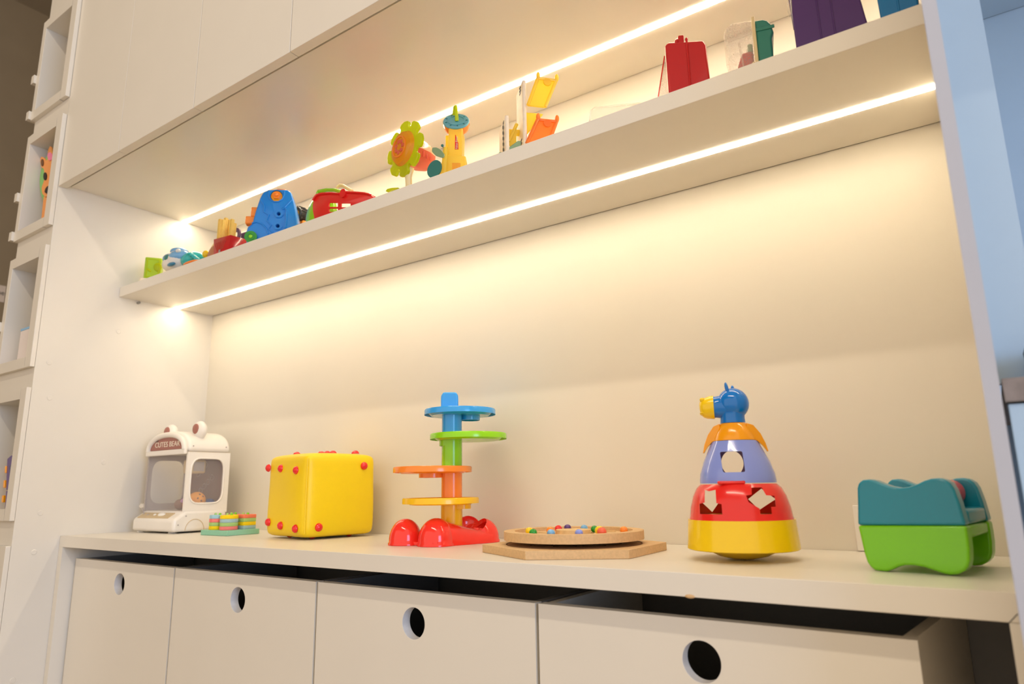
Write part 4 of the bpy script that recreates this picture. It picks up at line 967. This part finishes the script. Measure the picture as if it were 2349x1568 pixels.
# sunflower microphone / fan
t, ox, f = shelf_thing('flower_toy', 935, 0.205, 'lime green flower toy with amber centre on a cream stem')
K4 = lambda pts: [(860 + a_ / 6.819, 220 + b_ / 6.819) for a_, b_ in pts]
pc_ = f(K4([(470, 830)]), ox)[0]
rv = (f(K4([(470, 420)]), ox)[0][1] - f(K4([(470, 1240)]), ox)[0][1]) / 2
NP = 8; outl = []
for k_ in range(NP):
    a_ = 2 * math.pi * k_ / NP + math.pi / 2
    for da, q in ((-0.275, 0.84), (-0.28, 0.94), (-0.19, 1.0), (0.0, 1.03), (0.19, 1.0), (0.28, 0.94), (0.275, 0.84), (0.30, 0.775), (0.3927, 0.735), (0.485, 0.775)):
        outl.append((rv * q * math.cos(a_ + da), rv * q * math.sin(a_ + da)))
YF = math.radians(-11)
def ff(bm): turn(bm, 'Z', YF); move(bm, (pc_[0], 0.0, pc_[1])); return bm
obj('petals', ff(prism(outl, -0.003, 0.004)), P_LIME, t, bev=0.0012)
ctr = obj('amber_centre', ff(turn(lathe([(0, 0.013), (rv * 0.36, 0.013), (rv * 0.56, 0.010), (rv * 0.63, 0.003), (0, 0.003)], 40), 'X', math.pi / 2)), C_AMB, t, label='amber disc')
obj('centre_ring', ff(move(turn(lathe([(rv * 0.34, 0), (rv * 0.38, 0), (rv * 0.38, 0.0018), (rv * 0.34, 0.0018)], 36, closed=True), 'X', math.pi / 2), (0, -0.0128, 0))), P_ORG, ctr)
for k_ in range(7):
    a_ = 2 * math.pi * k_ / 7; obj('speaker_spot', ff(move(turn(lathe([(0, 0), (rv * 0.08, 0), (rv * 0.07, 0.0012), (0, 0.0012)], 14), 'X', math.pi / 2), (rv * 0.2 * math.cos(a_), -0.0130, rv * 0.2 * math.sin(a_)))), P_CORAL, ctr)
st_ = f(K4([(510, 1110), (490, 1250), (485, 1400)]), ox)
obj('stem', tube([(st_[0][0] + 0.003, 0.006, st_[0][1]), (st_[1][0], 0.006, st_[1][1]), (st_[2][0], 0.008, st_[2][1]), (st_[2][0] - 0.004, 0.012, 0.001)], 0.0065, n=14), P_CREAM, t)
obj('foot_disc', move(lathe([(0, 0), (0.026, 0), (0.024, 0.004), (0.008, 0.007), (0, 0.007)], 32), (st_[2][0] - 0.004, 0.012, 0)), P_CREAM, t)
q = f(K4([(180, 1510), (190, 1470), (250, 1450), (380, 1440)]), ox)
lf = nb(); lp = f(K4([(185, 1500), (210, 1462), (290, 1443), (385, 1440), (300, 1475), (240, 1500)]), ox)
obj('base_leaf', prism(lp, -0.004, 0.004), P_LIME, t, bev=0.001)
obj('leaf_stalk', tube([(lp[3][0] - 0.004, 0.0, lp[3][1] - 0.006), (st_[2][0] - 0.006, 0.010, 0.004)], 0.003, n=8), P_LIME, t)
# coral body behind the flower head, pointing back
axis_y = 0.064
bd1 = lathe([(0, 0.0), (0.026, 0.0), (0.029, 0.015), (0.029, 0.034), (0.024, 0.052), (0.013, 0.062), (0, axis_y)], 32)
turn(bd1, 'X', -math.pi / 2); turn(bd1, 'Z', math.radians(-6)); move(bd1, (pc_[0], 0.0045, pc_[1]))
bmesh.ops.bisect_plane(bd1, geom=bd1.verts[:] + bd1.edges[:] + bd1.faces[:], plane_co=(0, 0, pc_[1] - 0.002), plane_no=(0, 0, 1), clear_inner=True)
hd_ = obj('rear_body_top', bd1, plast('peach_plastic', (250, 190, 150), 0.25), t, label='peach upper body')
bd1 = lathe([(0, 0.0), (0.026, 0.0), (0.029, 0.015), (0.029, 0.034), (0.024, 0.052), (0.013, 0.062), (0, axis_y)], 32)
turn(bd1, 'X', -math.pi / 2); turn(bd1, 'Z', math.radians(-6)); move(bd1, (pc_[0], 0.0045, pc_[1]))
bmesh.ops.bisect_plane(bd1, geom=bd1.verts[:] + bd1.edges[:] + bd1.faces[:], plane_co=(0, 0, pc_[1] - 0.0022), plane_no=(0, 0, 1), clear_outer=True)
hd_ = obj('rear_body_bottom', bd1, P_CORAL, t, label='coral lower body')
for k_ in range(3):
    obj('slot', box(pc_[0] + 0.0295, pc_[0] + 0.0305, 0.018 + 0.009 * k_, 0.0205 + 0.009 * k_, pc_[1] - 0.017, pc_[1] - 0.005), plast('deep_coral', (225, 70, 50), 0.4) if k_ == 0 else MATS['deep_coral'], hd_)

# yellow tower
t, ox, f = shelf_thing('yellow_tower_toy', 1040, 0.215, 'yellow toy tower with blue lid and green loop, red label on its side', yaw=34)
a = f(K4([(1150, 470), (1375, 480), (1360, 920), (1140, 900)]), ox)
bt = f(K4([(1070, 925), (1425, 940), (1440, 1080)]), ox)
tw_ = obj('upper_body', prism([(a[3][0], bt[0][1] - 0.002), (a[2][0], bt[1][1] - 0.001), (a[1][0], a[1][1]), (a[0][0], a[0][1])], 0.002, 0.044), C_YEL, t, bev=0.003, seg=3)
a2 = f(K4([(1060, 420), (1140, 420), (1130, 910), (1010, 930)]), ox)
obj('rear_fin', prism([(a2[3][0] + 0.004, 0.0), (a2[3][0] + 0.030, 0.0), (a2[1][0], a2[1][1]), (a2[0][0], a2[0][1])], 0.0442, 0.056), C_YEL, t, bev=0.002)
lb_ = obj('lower_body', prism([(bt[0][0] - 0.010, 0), (bt[1][0] + 0.002, 0), (bt[1][0], bt[1][1] - 0.001), (bt[0][0], bt[0][1])], -0.004, 0.044), C_YEL, t, bev=0.003, seg=3)
pw = f(K4([(1215, 1070), (1340, 1072), (1340, 1200), (1215, 1200)]), ox)
obj('orange_door', prism([(pw[0][0], 0.004), (pw[1][0], 0.004), (pw[1][0], pw[1][1]), (pw[0][0], pw[0][1])], -0.006, -0.0042), P_AMB, lb_, label='orange door')
hk = f(K4([(1262, 330)]), ox)[0]; lr_ = 0.0245
TL = math.radians(-60) * -1
hk = (hk[0], f(K4([(1270, 352)]), ox)[0][1])
def tilt(bm): turn(bm, 'X', TL); move(bm, (hk[0], 0.014, hk[1])); return bm
obj('orange_collar', tilt(lathe([(lr_ * 0.60, -0.020), (lr_ * 0.9, -0.014), (lr_ * 1.0, -0.006), (lr_ * 0.96, -0.0004), (0, -0.0004), (0, -0.020)], 40)), P_ORG, t)
lid = obj('blue_lid', tilt(lathe([(0, 0), (lr_ * 0.97, 0), (lr_, 0.002), (lr_ * 0.95, 0.004), (0, 0.004)], 40)), plast('dusty_blue_plastic', (95, 170, 185), 0.35), t)
obj('lid_ring', tilt(move(lathe([(lr_ * 0.58, 0), (lr_ * 0.66, 0), (lr_ * 0.66, 0.0012), (lr_ * 0.58, 0.0012)], 36, closed=True), (0, 0, 0.004))), MATS['dusty_blue_plastic'], lid)
for k_ in range(9):
    a_ = 2 * math.pi * k_ / 9; obj('sun_ray', tilt(move(turn(prism([(0, 0.0), (0.0028, 0.0), (0.0014, 0.0040)], 0, 0.001).__class__ and flat([(-0.0014, 0), (0.0014, 0), (0, 0.0038)], 0, 0.001), 'Z', a_ - math.pi / 2), (lr_ * 0.72 * math.cos(a_), lr_ * 0.72 * math.sin(a_), 0.004))), P_DTEAL, lid)
gl_ = f(K4([(1262, 340), (1250, 240), (1245, 160), (1262, 135), (1275, 200), (1290, 330)]), ox)
obj('green_loop', tube([(hk[0] + 0.0015, 0.009, hk[1] + 0.000), (hk[0] + 0.001, 0.004, hk[1] + 0.014), (hk[0] - 0.0005, 0.006, hk[1] + 0.027), (hk[0] - 0.003, 0.014, hk[1] + 0.030), (hk[0] - 0.005, 0.022, hk[1] + 0.022), (hk[0] - 0.0055, 0.024, hk[1] + 0.008)], 0.0034, n=10), P_LIME, t)
rl = f(K4([(1250, 828), (1305, 828), (1303, 730), (1285, 690), (1265, 605), (1255, 606)]), ox)
lab = obj('red_label', prism(rl, 0.0006, 0.0018), P_RED, t, label='red name label')
lc = ((rl[0][0] + rl[1][0]) / 2, (rl[0][1] + rl[4][1]) / 2)
text('label_lettering', 'Fisher-Price', 0.0052, M_CREAMP, lab, Matrix.Translation((lc[0] + 0.0002, 0.0003, lc[1] - 0.002)) @ Matrix.Rotation(-math.pi / 2, 4, 'Y'), 0.0002)
# bee with sage wings
t, ox, f = shelf_thing('bee_figure', 1003, 0.190, 'small figure with round teal wings and antenna left of the yellow tower')
w1_ = f(K4(rpoly([(1085, 915), (1060, 970), (950, 935), (885, 870), (895, 805), (960, 800), (1030, 840)], 0.3, 3)), ox)
obj('upper_wing', prism(w1_, 0.0, 0.0025), P_SAGE, t, bev=0.0006)
wc = f(K4([(925, 1140)]), ox)[0]; rw = 0.0165
obj('lower_wing', move(turn(lathe([(0, 0), (rw, 0), (rw, 0.0025), (0, 0.0025)], 32), 'X', math.pi / 2), (wc[0], 0.0025, wc[1])), P_DTEAL, t)
an = f(K4([(1050, 860), (1050, 800), (1032, 762)]), ox)
obj('antenna', tube([(an[0][0], 0.004, an[0][1]), (an[1][0], 0.004, an[1][1]), (an[2][0], 0.004, an[2][1])], 0.0009, n=6), P_DTEAL, t); obj('antenna_tip', ell((an[2][0], 0.004, an[2][1]), (0.0026,) * 3, n=12), P_DTEAL, t)
bd_ = f(K4([(1000, 1020), (1015, 800)]), ox)
obj('body', prism([(bd_[0][0], 0.0), (bd_[0][0] + 0.010, 0.0), (bd_[1][0] + 0.012, bd_[1][1]), (bd_[1][0] + 0.004, bd_[1][1])], 0.003, 0.009), C_YEL, t, bev=0.002)

# wooden ramp toy
t, ox, f = shelf_thing('ramp_racer', 1215, 0.225, 'wooden ramp racer with yellow and orange slides and chequered posts', yaw=47)
K5 = lambda pts: [(1120 + a_ / 6.815, 140 + b_ / 6.815) for a_, b_ in pts]
def post(uL, uR, vt, dep, nm='post', ysh=0.0):
    q = f(K5([(uL, vt), (uR, vt + 10)]), ox); x0_, x1_ = q[0][0], q[1][0]; top_ = q[0][1]
    return obj(nm, box(x0_, x1_, ysh, ysh + dep, 0.0, top_), M_PLY, t, bev=0.0025, seg=2), x0_, x1_, top_
p1o, xa0, xa1, ta = post(530, 592, 285, 0.050)
p2o, xb0, xb1, tb = post(262, 326, 835, 0.055)
q = f(K5([(960, 520)]), ox)[0]
obj('post', box(q[0] - 0.001, q[0] + 0.0075, 0.075, 0.095, 0, q[1] - 0.012), M_PLY, t, bev=0.0015)
def chequer(xl_, ztop, zlow, n, par):
    stp = (ztop - zlow) / n; b_ = nb()
    for k_ in range(n):
        for c_ in range(2):
            y0_ = 0.006 + (c_ * 0.008) + (0.004 if k_ % 2 else 0)
            if k_ % 2 == c_: continue
            bx(b_, xl_ - 0.0004, xl_ - 0.0001, y0_, y0_ + 0.008, zlow + k_ * stp, zlow + (k_ + 1) * stp)
    obj('chequer_strip', b_, M_INK, par)
def slide(pts, m, nm, th=0.004, y0=0.0, y1=0.035):
    """sloping tray: traced quad gives the ramp face seen from the front"""
    q = f(K5(pts), ox)
    b_ = prism(q, y0, y0 + th); o = obj(nm, b_, m, t, bev=0.001)
    return q, o
def rails(q, m, par, r=0.0028, y=-0.001):
    for i, j in ((0, 1), (2, 3)): obj('rail', tube([(q[i][0], y, q[i][1]), (q[j][0], y, q[j][1])], r, n=8), m, par)
    obj('cross_bar', tube([(q[1][0], y, q[1][1]), (q[2][0], y, q[2][1])], r * 0.9, n=8), m, par)
# quad order: lower-left, upper-left, upper-right, lower-right
q1, s1 = slide([(620, 690), (770, 275), (1060, 310), (890, 720)], C_YEL, 'upper_slide'); rails(q1, C_YEL, s1)
q2, s2 = slide([(600, 1290), (770, 920), (1065, 950), (985, 1170), (800, 1230)], C_ORG, 'lower_slide')
obj('rail', tube([(q2[0][0], -0.001, q2[0][1]), (q2[1][0], -0.001, q2[1][1])], 0.003, n=8), C_ORG, s2); obj('rail', tube([(q2[3][0], -0.001, q2[3][1]), (q2[2][0], -0.001, q2[2][1])], 0.003, n=8), C_ORG, s2); obj('cross_bar', tube([(q2[1][0], -0.001, q2[1][1]), (q2[2][0], -0.001, q2[2][1])], 0.0026, n=8), C_ORG, s2)
for qq, m_, par in ((q1, C_YEL, s1), (q2, C_ORG, s2)):
    for p_ in (qq[1], qq[2]): obj('rail_end', ell((p_[0] + 0.001, -0.001, p_[1] + 0.005), (0.0036, 0.0045, 0.0070), n=14), m_, par)
    mx, mz2 = (qq[1][0] + qq[2][0]) / 2, (qq[1][1] + qq[2][1]) / 2
    obj('gate_disc', move(turn(lathe([(0, 0), (0.0068, 0), (0.0068, 0.003), (0, 0.003)], 20), 'X', math.pi / 2), (mx, -0.001, mz2 - 0.006)), m_, par)
q3, s3 = slide([(600, 740), (890, 765), (800, 880), (640, 1080), (600, 1060)], C_YEL, 'middle_slide', y0=0.012)
q4, s4 = slide([(340, 1200), (470, 930), (470, 1250), (380, 1275)], C_YEL, 'left_slide', y0=0.014)
obj('rail', tube([(q4[0][0], 0.012, q4[0][1]), (q4[1][0], 0.012, q4[1][1])], 0.003, n=8), C_YEL, s4)
br = f(K5([(326, 970), (440, 975)]), ox); obj('bridge_bar', tube([(br[0][0] - 0.002, 0.03, br[0][1]), (br[1][0] + 0.02, 0.03, br[1][1])], 0.0055, n=12), C_YEL, t)
gq = f(K5([(330, 1380), (330, 1330), (470, 1225), (520, 1225), (520, 1340)]), ox); obj('green_slide', prism(gq, 0.004, 0.008), P_SAGE, t, bev=0.001)
gq = f(K5([(172, 1440), (175, 1402), (215, 1398), (215, 1440)]), ox); obj('green_end_stop', prism([(gq[0][0], 0), (gq[3][0], 0), gq[2], gq[1]], 0.004, 0.010), P_SAGE, t, bev=0.001)
for (xl_, tp) in ((xa0, ta), (xb0, tb)): pass
chequer(xa0, ta - 0.004, ta - 0.018, 5, p1o); chequer(xa0, 0.046, 0.004, 12, p1o); chequer(xb0, tb - 0.005, 0.004, 14, p2o)
obj('base_board', box(xb0 - 0.012, xa1 + 0.050, 0.001, 0.094, 0.0, 0.0035), M_PLY, t)

# clear flat box
t, ox, f = shelf_thing('clear_box', 1400, 0.235, 'low clear plastic box with rounded edges on the shelf', 'box', yaw=26)
q = f([(1345, 278), (1357, 247), (1408, 241), (1452, 244)], ox)
zt = q[1][1]; xl = q[0][0]; xr_ = xl + 0.120
sh3 = lambda x0_, x1_, z_: rpoly([(x0_, 0), (x1_, 0), (x1_ - 0.006, z_), (x0_ + 0.008, z_)], 0.14, 4)
b_ = prism(sh3(xl, xr_, zt), 0, 0.075); o = obj('shell', b_, C_CLR, t, bev=0.003, seg=3)
obj('rib', tube([(x_, -0.0006, z_) for x_, z_ in [(xl + 0.030, 0.004), (xl + 0.032, zt * 0.62), (xl + 0.036, zt * 0.70), (xl + 0.085, zt * 0.70), (xl + 0.090, zt * 0.6), (xl + 0.092, 0.004)]], 0.0016, n=8), C_MILK, t)
obj('edge_line', tube([(x_, -0.0006, z_) for x_, z_ in [(xl + 0.001, 0.002), (xl + 0.0075, zt - 0.006), (xl + 0.014, zt - 0.001), (xr_ - 0.012, zt - 0.001)]], 0.0015, n=8), C_MILK, t)

# red case
t, ox, f = shelf_thing('red_case', 1580, 0.205, 'bright red plastic case with a clear side and top handle', 'case', yaw=20)
K6 = lambda pts: [(1500 + a_ / 9.22, 60 + b_ / 9.22) for a_, b_ in pts]
pl = f(K6([(315, 1420), (228, 400), (300, 335), (660, 305), (1040, 290), (1100, 350), (1185, 1110)]), ox)
lft, rgt = pl[1], pl[5]
body = [(pl[0][0], 0.0), (pl[6][0] + 0.001, 0.0), (rgt[0], pl[4][1] - 0.008), (pl[4][0], pl[4][1]), (pl[2][0], pl[2][1]), (lft[0], lft[1])]
bd_ = obj('shell', prism(body, 0, 0.085), P_RED2, t, bev=0.003, seg=3)
q = f(K6([(690, 290), (770, 1260)]), ox)
obj('seam_rib', tube([(q[0][0], -0.0006, q[0][1] + 0.001), (q[1][0], -0.0006, 0.004)], 0.0016, n=8), P_RED2, t)
obj('seam_lug', ell((q[0][0], 0.002, q[0][1] + 0.002), (0.0022, 0.003, 0.0025), n=12), P_RED2, t)
q = f(K6([(500, 150), (635, 140), (640, 300), (505, 305)]), ox)
obj('handle', prism([(q[3][0], pl[3][1] - 0.002), (q[2][0], pl[3][1] - 0.002), q[1], q[0]], 0.004, 0.030), P_RED2, t, bev=0.002)
q = f(K6([(480, 230)]), ox)[0]; obj('handle_boss', ell((q[0], 0.012, q[1] - 0.004), (0.0045, 0.010, 0.0065), n=14), P_RED2, t)
q = f(K6([(35, 1525), (215, 460), (225, 400), (300, 1420)]), ox)
obj('clear_flap', prism([(q[0][0] - 0.001, 0.0), (pl[0][0] - 0.001, 0.0), (lft[0] - 0.0005, lft[1] - 0.004)], 0.020, 0.075), C_MILK, t)
obj('flap_edge', tube([(q[0][0] - 0.001, 0.019, 0.001), (lft[0] - 0.0015, 0.019, lft[1] - 0.005)], 0.0009, n=6), P_RED, t, label='orange-red rim')

# clear and teal case
t, ox, f = shelf_thing('two_tone_case', 1725, 0.205, 'case with clear left half and sea-green right half, red toys inside', 'case', yaw=15)
K7 = lambda pts: [(1640 + a_ / 10.456, 30 + b_ / 10.456) for a_, b_ in pts]
pm = f(K7([(860, 190), (930, 1180)]), ox)
lh = f(K7([(240, 700), (205, 560), (230, 420), (300, 310), (420, 240), (760, 180), (860, 185)]), ox)
rh = f(K7([(860, 190), (1150, 140), (1260, 165), (1350, 260), (1410, 440), (1385, 580), (1425, 1030)]), ox)
band = f(K7([(300, 640), (860, 480)]), ox)
xm_ = pm[0][0] + 0.0035
lp = [(lh[0][0] + 0.004, 0.0), (xm_, 0.0), (xm_, lh[6][1])] + [lh[5], lh[4], lh[3], lh[2], lh[1], lh[0]]
ls = obj('clear_half', prism(lp, 0, 0.075), C_MILK, t, bev=0.003, seg=3, label='clear half')
rpz = [(xm_ + 0.0004, 0.0), (rh[6][0] - 0.001, 0.0), (rh[5][0] - 0.001, rh[5][1]), (rh[4][0], rh[4][1]), rh[3], rh[2], rh[1], (xm_ + 0.0004, rh[0][1])]
obj('green_half', prism(rpz, 0, 0.075), P_TEAL2, t, bev=0.003, seg=3, label='sea-green half')
hb2 = f(K7([(900, 455), (1400, 470)]), ox)
obj('lid_band', box(xm_ + 0.001, rh[4][0] + 0.0015, -0.0016, 0.0, hb2[0][1] - 0.001, hb2[0][1] + 0.004), P_TEAL2, t, bev=0.0008)
obj('lid_line', tube([(lh[0][0] + 0.004, -0.0004, lh[0][1] - 0.001), (lh[0][0] + 0.014, -0.0004, band[1][1] - 0.004), (xm_, -0.0004, band[1][1])], 0.0016, n=8), C_MILK, t)
obj('centre_rib', box(xm_ - 0.003, xm_ + 0.0015, -0.003, -0.0002, 0.0, rh[0][1] + 0.004), P_CREAM, t, bev=0.001)
obj('corner_rib', tube([(lh[0][0] + 0.022, -0.0006, 0.004), (lh[0][0] + 0.018, -0.0006, lh[0][1] - 0.006)], 0.0012, n=6), C_MILK, t)
obj('strap_line', tube([(lh[0][0] + 0.010, -0.001, 0.002), (lh[0][0] + 0.024, -0.001, 0.012), (xm_ - 0.004, -0.001, 0.022)], 0.0012, n=6), P_CREAM, t)
t2 = thing('red_toy_bottle', (ox, 0.205, ZS + 0.0032), math.radians(15), 'red toy bottle with green cap inside the clear case', 'toy')
bq = f(K7([(480, 1350), (690, 730), (820, 720)]), ox)
obj('body', prism([(bq[0][0] - 0.006, 0.0), (xm_ - 0.0035, 0.0), (xm_ - 0.0035, bq[1][1] - 0.003), (bq[1][0] - 0.004, bq[1][1] - 0.003)], 0.02, 0.050), P_RED2, t2, bev=0.004, seg=3)
cq = f(K7([(740, 500), (730, 640)]), ox); obj('cap', box(cq[0][0] + 0.001, xm_ - 0.0035, 0.024, 0.046, bq[1][1] - 0.0028, cq[0][1] - 0.003), P_SAGE, t2, bev=0.002)

# purple bin
t, ox, f = shelf_thing('purple_bin', 1905, 0.190, 'tall purple plastic bin with thin clear handle near the right end of the shelf', 'bin', yaw=8)
q = f([(1808, 0), (1835, 110), (1968, 0), (1990, 50)], ox)
pl_ = f([(1827, 112), (1812, 0), (1966, -30), (1990, 52)], ox)
x0b, x1b = pl_[0][0], pl_[3][0]
dxl = (pl_[1][0] - pl_[0][0]) / (pl_[1][1] - pl_[0][1]); HB = 0.120
x0z = pl_[0][0] - dxl * pl_[0][1]; dxr = (pl_[2][0] - pl_[3][0]) / (pl_[2][1] - pl_[3][1]); x1z = pl_[3][0] - dxr * pl_[3][1]
bb = obj('body', prism([(x0z, 0), (x1z, 0), (x1z + dxr * HB, HB), (x0z + dxl * HB, HB)], 0, 0.13), P_VIO, t, bev=0.002)
for fx in (0.36, 0.55):
    obj('front_rib', tube([(x0z + (x1z - x0z) * fx, -0.0003, 0.002), (x0z + (x1z - x0z) * (fx - 0.02), -0.0003, HB - 0.002)], 0.0010, n=6), P_VIO, bb)
obj('rim', box(x0z + dxl * HB - 0.003, x1z + dxr * HB + 0.003, -0.003, 0.133, HB + 0.0002, HB + 0.005), P_VIO, t, bev=0.001)
qh = f([(1806, -20), (1809, 30), (1813, 42), (1816, 30), (1814, -20)], ox)
obj('clear_handle', tube([(a_, -0.003, b_) for a_, b_ in qh], 0.0009, n=8), C_MILK, t)
# white panel strip between the bins and the blue bin
t, ox, f = shelf_thing('blue_bin', 2065, 0.195, 'blue plastic bin at the far right end of the shelf', 'bin')
pl_ = f([(2020, 42), (2012, 0)], ox); dxl = (pl_[1][0] - pl_[0][0]) / (pl_[1][1] - pl_[0][1]); x0z = pl_[0][0] - dxl * pl_[0][1]
xe = W - 0.004 - ox
bb = obj('body', prism([(x0z, 0), (xe, 0), (xe, 0.10), (x0z + dxl * 0.10, 0.10)], 0, 0.13), P_BLU4, t, bev=0.002)
obj('front_rib', tube([(xe - 0.020, -0.0003, 0.002), (xe - 0.021, -0.0003, 0.098)], 0.0012, n=6), P_BLU4, bb)
obj('rim', box(x0z + dxl * 0.1 - 0.002, xe, -0.003, 0.132, 0.1002, 0.105), P_BLU4, t, bev=0.001)
bpy.context.view_layer.update()
